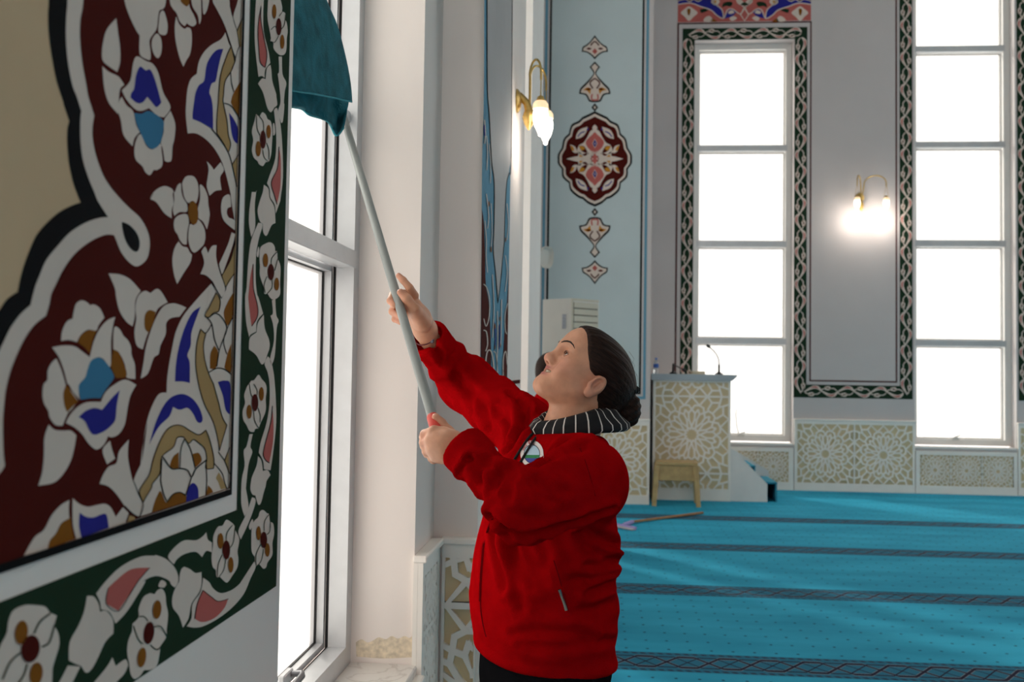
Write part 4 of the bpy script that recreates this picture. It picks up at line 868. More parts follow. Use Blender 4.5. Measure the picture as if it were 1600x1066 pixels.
# ------------------------------------------------------------------ loudspeaker and air conditioner
p_ = at_y(846, 402, 7.35)
r = tag(empty('wall_speaker', p_), 'white horn loudspeaker mounted high at the wall edge', 'loudspeaker')
M_sp = mat('speaker_shell', (.68, .66, .60), .5, .03)
ax_ = Vector((.72, -.60, -.10)).normalized(); side = Vector((ax_.y, -ax_.x, 0)).normalized(); upv = ax_.cross(side)*-1
def ringp(c, hw, hh): return [c+side*hw*math.cos(a)*(abs(math.cos(a))**-.35 if abs(math.cos(a)) > .01 else 1)*.85+upv*hh*math.sin(a)*(abs(math.sin(a))**-.35 if abs(math.sin(a)) > .01 else 1)*.85 for a in [2*PI*i/20+.05 for i in range(20)]]
mb = MB(); rings = [(Vector()-ax_*.085, .018, .018), (Vector()-ax_*.05, .035, .04), (Vector(), .062, .068), (Vector()+ax_*.055, .088, .098), (Vector()+ax_*.06, .084, .094), (Vector()+ax_*.035, .06, .07)]
vs_ = []; fs = []
for c, a, b in rings: vs_ += ringp(c, a, b)
for i in range(len(rings)-1):
    for k_ in range(20): fs.append((i*20+k_, i*20+(k_+1) % 20, (i+1)*20+(k_+1) % 20, (i+1)*20+k_))
fs += [tuple(range(20)), tuple(100+k_ for k_ in range(20))]
mb.add(vs_, fs); mb.build('horn', M_sp, r, True)
wallp = Vector((-.68, 7.42, p_.z-.02))-p_
mb = MB(); mb.tube([wallp+Vector((0, 0, .0)), wallp*.55+Vector((0, 0, -.03)), -ax_*.06], [.014, .012, .012], 8); mb.build('bracket', M_sp, r, True)

zt = at_y(893, 466, 8.0).z
A3 = [at_y(848, 468, 8.20), at_y(893, 466, 8.0), at_y(935.5, 471.5, 8.22)]
c0, c1, c2 = [Vector((v.x, v.y, 0)) for v in A3]; c3 = c0+c2-c1
r = tag(empty('air_conditioner', (0, 0, 0)), 'tall white floor-standing air conditioner with louvred front in the corner', 'air conditioner')
mb = MB(); q = [c0, c1, c2, c3]; mb.prism([(v.x, v.y) for v in q], 'z', .02, zt); mb.build('cabinet', M_wplas, r)
mb = MB(); mb.prism([(v.x, v.y) for v in [c0.lerp(c2, .02), c1.lerp(c3, .02), c2.lerp(c0, .02), c3.lerp(c1, .02)]], 'z', 0, .02); mb.build('plinth', M_black, r)
fx_ = (c2-c1).normalized(); fl = (c2-c1).length; fn = Vector((fx_.y, -fx_.x, 0))
if fn.y > 0: fn = -fn
def facebox(nm, a, b, z0, z1, t_, m, par=r):
    mb = MB(); p = [c1+fx_*a, c1+fx_*b, c1+fx_*b+fn*t_, c1+fx_*a+fn*t_]
    mb.prism([(v.x, v.y) for v in p], 'z', z0, z1); return mb.build(nm, m, par)
M_yel = mat('aged_white_plastic', (.66, .62, .50), .45, .03)
facebox('corner_strip', .0, .018, .02, zt, .004, M_yel); facebox('top_strip', .018, fl, zt-.02, zt, .004, M_yel)
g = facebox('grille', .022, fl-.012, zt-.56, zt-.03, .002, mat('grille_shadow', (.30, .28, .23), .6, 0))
for i in range(9):
    z0 = zt-.075-i*.056; facebox('louvre', .024, fl-.014, z0, z0+.044, .009, M_yel, g)
sl = (c1-c0).normalized(); sn = Vector((sl.y, -sl.x, 0)); sn = sn if sn.y < 0 else -sn
mb = MB(); L_ = (c1-c0).length; p = [c0+sl*L_*.70+sn*.0005, c0+sl*L_*.83+sn*.0005, c0+sl*L_*.83+sn*.002, c0+sl*L_*.70+sn*.002]; mb.prism([(v.x, v.y) for v in p], 'z', zt-.25, zt-.13); mb.build('rating_sticker', mat('sticker', (.42, .45, .50), .5, .3, 120), r)

# ------------------------------------------------------------------ window fittings
def opener(label, px, py, Y, chain=False):
    p = at_y(px, py, Y); r = tag(empty('window_handle', p), label, 'window handle')
    M_h = mat('handle_metal', (.66, .64, .60), .4, .03, metal=.3)
    mb = MB(); mb.cbox(-.045, .045, -.012, .012, -.012, .02, .004); mb.build('base', M_h, r)
    mb = MB(); mb.tube([(-.03, -.012, .012), (.0, -.03, .03), (.055, -.034, .05)], [.008, .009, .007], 8); mb.build('lever', M_h, r, True)
    if chain:
        mb = MB(); mb.tube([(-.02, -.012, .01), (-.05, -.02, .12), (-.062, -.02, .25), (-.055, -.02, .33)], .008, 8); mb.build('stay', M_h, r, True)
    return r
opener('grey window handle with upright stay at the foot of the window behind the lectern', 1157, 681, YF+.135, True)
opener('grey window handle at the foot of the second far window', 1493, 686, YF+.135)
p = at_x(449, 1058, -.735); p.z = max(p.z, .62)
r = tag(empty('window_handle', p), 'dark metal window handle at the bottom edge of the near window', 'window handle')
mb = MB(); mb.cbox(-.012, .004, -.035, .035, -.012, .012, .003); mb.build('base', M_alu, r)
mb = MB(); mb.tube([(0, .02, .0), (.03, .02, .004), (.036, .0, .004), (.036, -.08, .0)], .008, 10); mb.build('lever', mat('dark_metal', (.15, .15, .16), .4, 0, metal=.6), r, True)

# ------------------------------------------------------------------ sculpting helpers: distance fields turned into one smooth surface
def smin(a, b, k_):
    h_ = np.maximum(k_-np.abs(a-b), 0)/k_
    return np.minimum(a, b)-h_*h_*k_*.25
def smax(a, b, k_): return -smin(-a, -b, k_)
def cone(P_, a, b, ra, rb):
    a = np.asarray(a, np.float32); b = np.asarray(b, np.float32); ba = b-a; L2 = float(ba@ba)
    x, y, z = P_[0]-a[0], P_[1]-a[1], P_[2]-a[2]
    t = np.clip((x*ba[0]+y*ba[1]+z*ba[2])/L2, 0, 1)
    return np.sqrt((x-t*ba[0])**2+(y-t*ba[1])**2+(z-t*ba[2])**2)-(ra+t*(rb-ra))
def ellip(P_, c, r, R_=None):
    q = [P_[i]-c[i] for i in range(3)]
    if R_ is not None: q = [R_[j][0]*q[0]+R_[j][1]*q[1]+R_[j][2]*q[2] for j in range(3)]   # rows of R_ are the axes
    k0 = np.sqrt((q[0]/r[0])**2+(q[1]/r[1])**2+(q[2]/r[2])**2); k1 = np.sqrt((q[0]/r[0]**2)**2+(q[1]/r[1]**2)**2+(q[2]/r[2]**2)**2)+1e-6
    return k0*(k0-1)/k1
def chain(P_, pts, rad, k_=.006):
    d = None
    for i in range(len(pts)-1):
        e = cone(P_, pts[i], pts[i+1], rad[i], rad[i+1]); d = e if d is None else smin(d, e, k_)
    return d
def nets(f, lo, hi, h_):
    ax = [np.arange(lo[i], hi[i]+h_, h_, dtype=np.float32) for i in range(3)]
    G = np.asarray(f(np.meshgrid(*ax, indexing='ij')), np.float32); s_ = G < 0
    n_ = np.array(G.shape)-1
    cor = [(i, j, k_) for i in (0, 1) for j in (0, 1) for k_ in (0, 1)]
    sl_ = lambda A, c: A[c[0]:c[0]+n_[0], c[1]:c[1]+n_[1], c[2]:c[2]+n_[2]]
    cnt = sum(sl_(s_, c).astype(np.int8) for c in cor); act = (cnt > 0) & (cnt < 8)
    ids = -np.ones(n_, np.int32); I_ = np.argwhere(act); ids[act] = np.arange(len(I_))
    V8 = np.stack([G[I_[:, 0]+c[0], I_[:, 1]+c[1], I_[:, 2]+c[2]] for c in cor], 1)
    pos = np.zeros((len(I_), 3)); ct = np.zeros(len(I_))
    for a in range(8):
        for b in range(a+1, 8):
            if sum(abs(cor[a][i]-cor[b][i]) for i in range(3)) != 1: continue
            va, vb = V8[:, a], V8[:, b]; m_ = (va < 0) != (vb < 0); t = np.where(m_, va/(va-vb+1e-12), 0)
            ca = np.array(cor[a]); cb = np.array(cor[b])
            pos += m_[:, None]*(ca+t[:, None]*(cb-ca)); ct += m_
    V_ = (I_+pos/np.maximum(ct, 1)[:, None])*h_+np.array(lo)
    F_ = []
    for axis in range(3):
        o1, o2 = (axis+1) % 3, (axis+2) % 3
        A = np.moveaxis(s_, (axis, o1, o2), (0, 1, 2)); D_ = np.moveaxis(ids, (axis, o1, o2), (0, 1, 2))
        ch = A[:-1] != A[1:]; E_ = np.argwhere(ch)
        ok = (E_[:, 1] > 0) & (E_[:, 2] > 0) & (E_[:, 1] < D_.shape[1]) & (E_[:, 2] < D_.shape[2]); E_ = E_[ok]
        i, j, k_ = E_.T
        q = np.stack([D_[i, j-1, k_-1], D_[i, j, k_-1], D_[i, j, k_], D_[i, j-1, k_]], 1)
        inv = ~A[i, j, k_]; q[inv] = q[inv][:, ::-1]
        F_.append(q[(q >= 0).all(1)])
    return V_, np.concatenate(F_)
def relax(V_, F_, it=2, w_=.5):
    E_ = np.concatenate([F_[:, [0, 1]], F_[:, [1, 2]], F_[:, [2, 3]], F_[:, [3, 0]]])
    for _ in range(it):
        S_ = np.zeros_like(V_); c = np.zeros(len(V_))
        np.add.at(S_, E_[:, 0], V_[E_[:, 1]]); np.add.at(S_, E_[:, 1], V_[E_[:, 0]]); np.add.at(c, E_[:, 0], 1); np.add.at(c, E_[:, 1], 1)
        V_ = V_*(1-w_)+w_*S_/np.maximum(c, 1)[:, None]
    return V_
def mesh_np(name, V_, F_, m, parent=None, cols=None):
    me = bpy.data.meshes.new(name); me.vertices.add(len(V_)); me.vertices.foreach_set('co', np.asarray(V_, np.float32).ravel())
    me.loops.add(F_.size); me.loops.foreach_set('vertex_index', np.asarray(F_, np.int32).ravel()); me.polygons.add(len(F_))
    me.polygons.foreach_set('loop_start', np.arange(0, F_.size, 4, dtype=np.int32)); me.update(calc_edges=True); me.validate()
    if cols is not None:
        at_ = me.color_attributes.new('tone', 'FLOAT_COLOR', 'POINT'); at_.data.foreach_set('color', np.concatenate([cols, np.ones((len(cols), 1))], 1).astype(np.float32).ravel())
    return link(name, me, m, parent, True)
def npv(v): return np.array(v[:], float)

# ------------------------------------------------------------------ materials of the figure
def skin_mat():
    m = mat('skin', (.56, .31, .21), .48, 0, spec=.35); n = m.node_tree.nodes; l = m.node_tree.links; b = n['Principled BSDF']
    a = n.new('ShaderNodeAttribute'); a.attribute_name = 'tone'
    no = n.new('ShaderNodeTexNoise'); no.inputs['Scale'].default_value = 45; no.inputs['Detail'].default_value = 4
    t = n.new('ShaderNodeTexCoord'); l.new(t.outputs['Object'], no.inputs['Vector'])
    mr = n.new('ShaderNodeMapRange'); mr.inputs['From Min'].default_value = .3; mr.inputs['From Max'].default_value = .7; mr.inputs['To Min'].default_value = .90; mr.inputs['To Max'].default_value = 1.08; l.new(no.outputs[0], mr.inputs[0])
    mx = n.new('ShaderNodeMixRGB'); mx.blend_type = 'MULTIPLY'; mx.inputs[0].default_value = 1; l.new(a.outputs['Color'], mx.inputs[1]); l.new(mr.outputs[0], mx.inputs[2])
    l.new(mx.outputs[0], b.inputs['Base Color'])
    b.inputs['Subsurface Weight'].default_value = .12; b.inputs['Subsurface Radius'].default_value = (.012, .005, .003)
    bp = n.new('ShaderNodeBump'); bp.inputs['Strength'].default_value = .12; bp.inputs['Distance'].default_value = .004; n2 = n.new('ShaderNodeTexNoise'); n2.inputs['Scale'].default_value = 300
    l.new(t.outputs['Object'], n2.inputs['Vector']); l.new(n2.outputs[0], bp.inputs['Height']); l.new(bp.outputs[0], b.inputs['Normal'])
    return m
M_skin = skin_mat()
def hair_mat():
    m = mat('dark_brown_hair', (.022, .010, .006), .55, 0, spec=.12); n = m.node_tree.nodes; l = m.node_tree.links; b = n['Principled BSDF']
    t = n.new('ShaderNodeAttribute'); t.attribute_name = 'tone'
    no = n.new('ShaderNodeTexNoise'); no.inputs['Scale'].default_value = 1; no.inputs['Detail'].default_value = 3
    mp = n.new('ShaderNodeMapping'); mp.inputs['Scale'].default_value = (14, 260, 260); l.new(t.outputs['Vector'], mp.inputs[0]); l.new(mp.outputs[0], no.inputs['Vector'])
    r = n.new('ShaderNodeValToRGB'); l.new(no.outputs[0], r.inputs[0]); r.color_ramp.elements[0].position = .3; r.color_ramp.elements[0].color = (.007, .0035, .003, 1); r.color_ramp.elements[1].position = .75; r.color_ramp.elements[1].color = (.030, .013, .008, 1); l.new(r.outputs[0], b.inputs['Base Color'])
    bp = n.new('ShaderNodeBump'); bp.inputs['Strength'].default_value = .5; bp.inputs['Distance'].default_value = .004; l.new(no.outputs[0], bp.inputs['Height']); l.new(bp.outputs[0], b.inputs['Normal'])
    return m
M_hair = hair_mat()
M_fleece = mat('red_fleece', (.31, .0015, .003), .95, .12, 25, .35, 350, spec=.0)
M_trous = mat('black_trousers', (.006, .006, .007), .9, .15, 20, .2, 200, spec=0)
M_lip = mat('lip', (.42, .13, .11), .4, .05, 60)
M_sock = mat('dark_sock', (.02, .02, .025), .95, .1, 40)

# ------------------------------------------------------------------ the pose, from what the photograph shows
YPW = 2.30
d20 = math.radians(20); d36 = math.radians(36)
fh = Vector((-math.cos(d20), -math.sin(d20), 0)); HL = Vector((math.sin(d20), -math.cos(d20), 0))     # where the face points on plan, her left side
HF = fh*math.cos(d36)+Vector((0, 0, 1))*math.sin(d36); HU = -fh*math.sin(d36)+Vector((0, 0, 1))*math.cos(d36)
HO = at_y(926, 603, 2.232)-HL*.072
def loc(p): d = Vector(p)-HO; return (d.dot(HF), d.dot(HL), d.dot(HU))
def wld(V_): return npv(HO)+V_[:, :1]*npv(HF)+V_[:, 1:2]*npv(HL)+V_[:, 2:]*npv(HU)
SL, EL, WL = at_y(920, 740, 2.12), at_y(818, 793, 1.96), at_y(722, 699, 2.045)       # left shoulder, elbow, wrist
SR, ER, WR = at_y(826, 676, 2.44), at_y(728, 600, 2.64), at_y(668, 527, 2.45)        # right arm, raised
NB = at_y(893, 672, YPW)                                                              # root of the neck
POLE0, POLE1 = at_y(676, 652, 2.10), at_y(622, 470, 2.335)
PD = (POLE1-POLE0).normalized()
fc = Vector((-.866, -.5, 0)); fl_ = Vector((.5, -.866, 0))                            # chest direction and her left, on plan
TZ = [.70, .78, .86, .92, 1.00, 1.07, 1.13, 1.18, 1.24, 1.285, 1.32, 1.345, 1.37, 1.40]
TX = [-.113, -.115, -.122, -.126, -.122, -.114, -.108, -.103, -.098, -.093, -.09, -.086, -.082, -.08]
TA = [.195, .200, .205, .207, .206, .205, .200, .192, .175, .155, .13, .10, .08, .06]
TB = [.148, .152, .158, .160, .153, .147, .140, .132, .118, .105, .09, .075, .065, .05]
def torso(P_, grow=0.):
    x, y, z = P_
    cx_ = np.interp(z, TZ, TX); a = np.interp(z, TZ, TA)+grow; b = np.interp(z, TZ, TB)+grow
    dx, dy = x-cx_, y-YPW
    u = dx*fl_.x+dy*fl_.y; v = dx*fc.x+dy*fc.y
    k0 = np.sqrt((u/a)**2+(v/b)**2)+1e-6; k1 = np.sqrt((u/a**2)**2+(v/b**2)**2)+1e-6
    return smax(k0*(k0-1)/k1, z-1.300, .03)
def lp(a, b, t): return a+(b-a)*t

# ------------------------------------------------------------------ jacket
HEM0 = .775
def folds(P_, a, b, n_, amp, ph, tw):
    a, b = npv(a), npv(b); ba = b-a; L_ = np.linalg.norm(ba); ba = ba/L_
    x, y, z = P_[0]-a[0], P_[1]-a[1], P_[2]-a[2]; t = (x*ba[0]+y*ba[1]+z*ba[2])/L_
    u_ = np.cross(ba, (0, 0, 1.)); u_ /= np.linalg.norm(u_); v_ = np.cross(ba, u_)
    ang = np.arctan2(x*v_[0]+y*v_[1]+z*v_[2], x*u_[0]+y*u_[1]+z*u_[2])
    w_ = np.clip(t*6, 0, 1)*np.clip((1-t)*6, 0, 1)
    a1 = np.abs(np.sin(t*n_*3.14159*1.25+tw*np.sin(ang+ph)+ph)); a2 = np.abs(np.sin(t*n_*3.14159*2.1-tw*1.4*np.cos(ang)+2*ph))
    return amp*w_*(1.7*(a1**.8-.62)+.9*(a2**.8-.62))
def jacket_f(P_):
    x, y, z = P_
    d = torso(P_)
    # shoulders and the two sleeves
    yoke = cone(P_, lp(SL, NB, .3)+Vector((0, 0, -.030)), lp(SR, NB, .3)+Vector((0, 0, -.030)), .062, .058); d = smin(d, yoke, .045)
    la = smin(cone(P_, SL, EL, .077, .052), cone(P_, EL, lp(EL, WL, .9), .052, .045), .05); la = smin(la, cone(P_, at_y(930, 765, 2.13), at_y(850, 790, 2.0), .062, .048), .05)
    la = la+folds(P_, EL, WL, 2.6, .0050, .4, 1.4)+folds(P_, SL, EL, 1.2, .0035, 1.1, 1.2)
    ra = smin(cone(P_, SR, ER, .080, .068), cone(P_, ER, lp(ER, WR, .9), .066, .048), .05)
    ra = ra+folds(P_, ER, WR, 2.2, .0045, 2.0, 1.2)+folds(P_, SR, ER, 2.0, .0055, .3, 1.5)
    d = smin(d, la, .05); d = smin(d, ra, .05)
    # soft drapes of the body: bias pulls towards the lower arm and over the belly
    cx_ = np.interp(z, TZ, TX); u = (x-cx_)*fl_.x+(y-YPW)*fl_.y; v = (x-cx_)*fc.x+(y-YPW)*fc.y
    ang = np.arctan2(u, v)
    w_ = np.clip((1.2-z)*5, 0, 1)
    d = d+w_*(.0075*(np.abs(np.sin(4.5*ang+1.6*z*6+.3))**.7-.66)*np.clip((z-.80)*5, 0, 1)+.0035*np.sin(z*46+2.2*np.sin(ang*1.5)+1)*np.clip(np.abs(ang)-1.2, 0, 1)+.003*np.sin(z*70+ang*3)*np.clip((.9-z)*8, 0, 1))
    d = d+.0022*np.sin(31*x+11*z+3)*np.sin(27*z-17*y)
    d = smin(d, 9, .001)
    # turned-up cuffs
    for E_, W_, r1, r2 in ((EL, WL, .051, .054), (ER, WR, .051, .055)):
        ax_ = (W_-E_).normalized(); c1 = W_-ax_*.055; c2 = W_+ax_*.004
        tt = (x-c1.x)*ax_.x+(y-c1.y)*ax_.y+(z-c1.z)*ax_.z
        band = smax(cone(P_, c1-ax_*.02, c2+ax_*.03, r1, r2), smax(tt-(c2-c1).length, -tt, .006), .008)
        d = np.minimum(d, band)
        # hollow mouth of the cuff
        d = smax(d, -smax(cone(P_, c2-ax_*.03, c2+ax_*.05, .038, .040), -(tt-(c2-c1).length+.03), .003), .004)
    # neck opening and hem
    d = smax(d, -cone(P_, NB+Vector((0, 0, -.045))+fc*.02, NB+Vector((0.01, 0, .12)), .062, .100), .012)
    hem = HEM0+.020*np.clip((v-.02)/.14, 0, 1)-.004*np.sin(3*ang)
    d = smax(d, hem-z, .012)
    # stitched hem groove
    d = d+.0022*np.exp(-((z-hem-.03)/.0035)**2)
    return d
V_, F_ = nets(jacket_f, (-.56, 1.80, .74), (.13, 2.78, 1.64), .0054)
V_ = relax(V_, F_, 2, .5)
# creases of the cloth, laid where they show, pressed into the surface with a swell on either side
from mathutils.bvhtree import BVHTree
def vnormals(V_, F_):
    n_ = np.cross(V_[F_[:, 2]]-V_[F_[:, 0]], V_[F_[:, 3]]-V_[F_[:, 1]]); N_ = np.zeros_like(V_)
    for k_ in range(4): np.add.at(N_, F_[:, k_], n_)
    return N_/np.maximum(np.linalg.norm(N_, axis=1), 1e-12)[:, None]
JB = BVHTree.FromPolygons([tuple(v) for v in V_], [tuple(f) for f in F_])
def c1(*p): return [(640+x*.225, 600+y*.225) for x, y in p]
def c2(*p): return [(640+x*.2495, 800+y*.2495) for x, y in p]
CREASE = [(c1((425, 520), (490, 590), (515, 690)), .010, .007), (c1((520, 540), (600, 620), (620, 720)), .010, .008), (c1((620, 590), (690, 680), (700, 790)), .011, .009), (c1((700, 600), (770, 700), (800, 810)), .010, .007),
          (c1((800, 640), (880, 760), (1000, 810)), .012, .008), (c1((860, 680), (960, 730), (1090, 740)), .012, .006), (c1((790, 600), (870, 590), (960, 520), (1100, 395), (1210, 375)), .013, .010), (c1((960, 560), (1080, 480), (1200, 450)), .013, .005),
          (c1((560, 900), (700, 1000), (850, 1028), (1100, 965), (1400, 860)), .009, .012), (c1((330, 640), (385, 560), (430, 500)), .006, .006),
          (c1((690, 60), (765, 130), (785, 250)), .010, .007), (c1((760, 90), (805, 200), (770, 370)), .010, .008), (c1((825, 150), (790, 330), (700, 470)), .011, .009), (c1((870, 230), (800, 340), (690, 465)), .010, .007), (c1((600, 190), (680, 260), (690, 420)), .012, .007), (c1((430, 40), (520, 160), (560, 300)), .013, .006), (c1((300, -80), (400, 40), (440, 190)), .012, .006), (c1((100, -330), (190, -250), (230, -150)), .008, .006), (c1((160, -250), (300, -150), (360, 0)), .012, .005),
          (c2((520, 110), (560, 300), (600, 470)), .013, .008), (c2((600, 100), (700, 330), (770, 450)), .014, .009), (c2((700, 150), (790, 330), (840, 450)), .014, .007), (c2((640, 120), (650, 350), (700, 600)), .014, .006), (c2((800, 150), (850, 260), (860, 330)), .013, .006),
          (c2((1080, 80), (1190, 165), (1300, 205)), .011, .010), (c2((1050, 130), (1150, 250), (1280, 290)), .012, .007), (c2((1100, 330), (1200, 335), (1290, 300)), .010, .010), (c2((1100, 510), (1200, 475), (1290, 430)), .011, .010), (c2((1000, 430), (1130, 420), (1290, 365)), .012, .007),
          (c2((650, 770), (850, 755), (1150, 780)), .012, .006), (c2((700, 830), (950, 845), (1280, 800)), .011, .006), (c2((1050, 620), (1180, 600), (1310, 560)), .013, .006)]
N_ = vnormals(V_, F_); D_ = np.zeros(len(V_))
for pts, w_, dp in CREASE:
    q = []
    for x, y in smooth_path([(x, y, False) for x, y in pts], False, 5):
        h_ = JB.ray_cast(O_, ray(x, y).normalized())[0]
        if h_ is not None: q.append(npv(h_))
    best = np.full(len(V_), 9.)
    for k_, (a, b) in enumerate(zip(q[:-1], q[1:])):
        if np.linalg.norm(b-a) > .06: continue
        ba = b-a; t = np.clip(((V_-a) @ ba)/max(ba @ ba, 1e-9), 0, 1); e = np.linalg.norm(V_-a-t[:, None]*ba, axis=1)
        tt = (k_+t)/max(1, len(q)-1); best = np.minimum(best, e+.012*np.clip(np.abs(tt-.5)*2-.6, 0, 1))
    dp *= 1.45; D_ += -dp*np.exp(-(best/w_)**2)+.55*dp*np.exp(-((best-1.9*w_)/(1.1*w_))**2)
V_ = V_+N_*D_[:, None]
V_ = relax(V_, F_, 1, .35)

# ------------------------------------------------------------------ the woman
def tone_of(n_): return np.tile(np.array([[.60, .30, .185]]), (n_, 1))
def head_f(P_):
    f, l, u = P_; al = np.abs(l); Q_ = (f, al, u)
    d = ellip(Q_, (.000, 0, .045), (.090, .074, .072))
    d = smin(d, ellip(Q_, (.036, 0, .006), (.052, .056, .068)), .03)
    d = smin(d, cone(Q_, (.020, .046, -.030), (.074, .014, -.056), .022, .019), .03)
    d = smin(d, ellip(Q_, (.077, 0, -.057), (.017, .020, .014)), .022)
    d = smin(d, ellip(Q_, (.040, 0, -.052), (.045, .040, .022)), .025)          # soft under-chin
    d = smin(d, ellip(Q_, (.052, .041, -.004), (.030, .023, .027)), .018)        # cheek
    d = smin(d, ellip(Q_, (.064, .030, -.020), (.022, .020, .018)), .016)
    d = smin(d, ellip(Q_, (.058, 0, .070), (.040, .052, .046)), .03)             # forehead
    d = smin(d, cone(Q_, (.0895, .008, .048), (.070, .046, .048), .0095, .008), .014)   # brow
    d = smax(d, -ellip(Q_, (.098, .034, .029), (.020, .020, .0130)), .010)       # eye socket
    d = smin(d, ellip(Q_, (.0735, .033, .028), (.0142, .0160, .0140)), .005); d = smax(d, -ellip(Q_, (.0890, .0335, .0275), (.0120, .0125, .0056)), .002)   # lids round the eye
    d = smin(d, cone(Q_, (.0890, 0, .042), (.1005, 0, .005), .0082, .0108), .013)  # nose
    d = smin(d, ellip(Q_, (.1030, 0, .0015), (.0112, .0120, .0105)), .010)
    d = smin(d, ellip(Q_, (.0945, .0135, -.002), (.0115, .0075, .0085)), .007)    # wing
    d = smax(d, -ellip(Q_, (.099, .0065, -.0090), (.006, .0036, .004)), .003)    # nostril
    d = smin(d, ellip(Q_, (.072, 0, -.024), (.022, .030, .018)), .014)           # muzzle
    d = smin(d, cone(Q_, (.0930, 0, -.0180), (.0780, .026, -.0190), .0044, .0026), .005)   # upper lip
    d = smin(d, cone(Q_, (.0915, 0, -.0355), (.0780, .025, -.0225), .0056, .0028), .005)   # lower lip
    d = smax(d, -ellip(Q_, (.088, 0, -.0265), (.018, .0285, .0050)), .0025)       # open smile
    d = d+.0030*np.exp(-(((f-.078)/.012)**2+((al-.033)/.005)**2+((u+.014)/.018)**2))   # fold beside the mouth
    # ear
    ce, se = math.cos(.25), math.sin(.25); R_ = [(ce, 0, se), (0, 1, 0), (-se, 0, ce)]
    ear = ellip(Q_, (-.006, .0785, .004), (.0175, .0090, .0275), R_); ear = smin(ear, ellip(Q_, (.000, .076, -.019), (.010, .006, .011)), .008)
    ear = smax(ear, -ellip(Q_, (-.004, .0895, .007), (.0120, .0150, .0190), R_), .003)
    ear = smin(ear, cone(Q_, (-.011, .0785, .013), (-.006, .0785, -.006), .0040, .0038), .004); ear = smin(ear, ellip(Q_, (.009, .076, -.001), (.005, .005, .007)), .004)
    d = smin(d, ear, .006)
    nb = loc(NB); n0 = (-.022, 0, -.020)
    d = smin(d, cone((f, l, u), n0, nb, .056, .060), .03)
    d = smin(d, cone((f, l, u), nb, (nb[0]-.03, nb[1], nb[2]-.06), .062, .075), .03)
    return d
V1, F1 = nets(head_f, (-.17, -.10, -.24), (.125, .10, .13), .0018)
V1l = V1.copy()
def blob(c, r): return np.exp(-((V1l[:, 0]-c[0])/r[0])**2-((np.abs(V1l[:, 1])-c[1])/r[1])**2-((V1l[:, 2]-c[2])/r[2])**2)[:, None]
T1 = tone_of(len(V1))
def mixc(T_, w_, c): return T_*(1-w_)+w_*np.array([c])
T1 = mixc(T1, .45*blob((.07, .042, -.002), (.03, .022, .02)), (.56, .20, .15)); T1 = mixc(T1, .5*blob((.110, 0, .0), (.012, .012, .012)), (.58, .22, .17))
T1 = mixc(T1, .5*blob((0, .08, 0), (.025, .014, .035)), (.58, .25, .19))
T1 = mixc(T1, np.minimum(1, 1.5*blob((.093, 0, -.0180), (.014, .022, .0042))), (.40, .12, .10)); T1 = mixc(T1, np.minimum(1, 1.5*blob((.090, 0, -.0355), (.014, .020, .005))), (.42, .13, .11))
T1 = mixc(T1, np.minimum(1, 1.6*blob((.079, 0, -.027), (.009, .022, .004))), (.10, .02, .02))
T1 = mixc(T1, .35*blob((.082, .034, .016), (.012, .018, .005)), (.36, .17, .12))
W1 = wld(V1)

# hands
def P3(x, y, Y): return npv(at_y(x, y, Y))
YR = 2.335
def hand_r(P_):
    o = YR
    palm = chain(P_, [P3(672, 532, 2.455), P3(664, 515, 2.425), P3(655, 496, 2.395), P3(646, 478, 2.375)], [.0255, .0265, .025, .021], .02)
    palm = smin(palm, chain(P_, [P3(660, 505, 2.37), P3(650, 488, 2.345)], [.021, .017], .015), .02)
    fs = [([(648, 462, .030), (640, 450, .012), (630, 438, .010), (623, 431, .012)], [.0105, .0095, .0085, .0072]),
          ([(646, 466, .040), (631, 459, .040), (614, 461, .030), (610, 470, .006), (616, 478, -.010)], [.0105, .0098, .0092, .0088, .0075]),
          ([(648, 478, .042), (633, 473, .042), (616, 477, .030), (613, 487, .006), (624, 493, -.012)], [.0102, .0095, .0090, .0086, .0074]),
          ([(651, 490, .040), (637, 487, .040), (621, 490, .028), (617, 499, .006), (626, 504, -.008)], [.0092, .0085, .0080, .0076, .0066])]
    d = palm
    for pts, rad in fs: d = smin(d, chain(P_, [P3(x, y, o+dy) for x, y, dy in pts], rad, .004), .0065)
    th = chain(P_, [P3(661, 506, 2.365), P3(648, 484, 2.330), P3(635, 466, 2.318), P3(626, 457, 2.316)], [.0165, .0130, .0112, .0090], .006)
    return smin(d, th, .010)
def hand_l(P_):
    d = chain(P_, [P3(731, 702, 2.05), P3(714, 699, 2.045), P3(697, 694, 2.045), P3(684, 690, 2.05)], [.024, .0265, .028, .026], .02)
    d = smin(d, chain(P_, [P3(704, 708, 2.05), P3(688, 708, 2.06)], [.021, .021], .02), .025)
    fs = [([(694, 676, 2.050), (678, 674, 2.048), (664, 679, 2.068), (662, 684, 2.105), (674, 686, 2.125)], [.0125, .0118, .0105, .0095, .0085]),
          ([(690, 690, 2.045), (674, 688, 2.044), (663, 692, 2.068), (663, 697, 2.105), (675, 698, 2.125)], [.0130, .0120, .0108, .0095, .0085]),
          ([(692, 703, 2.048), (677, 702, 2.048), (667, 705, 2.070), (668, 709, 2.105), (679, 710, 2.122)], [.0125, .0115, .0105, .0092, .0082]),
          ([(696, 714, 2.055), (683, 714, 2.056), (675, 716, 2.075), (677, 719, 2.105), (687, 719, 2.118)], [.0112, .0102, .0092, .0082, .0074])]
    for pts, rad in fs: d = smin(d, chain(P_, [P3(*q) for q in pts], rad, .004), .006)
    th = chain(P_, [P3(714, 690, 2.07), P3(700, 675, 2.085), P3(689, 662, 2.088), P3(681, 652, 2.086)], [.0165, .0128, .0112, .0088], .006)
    return smin(d, th, .010)
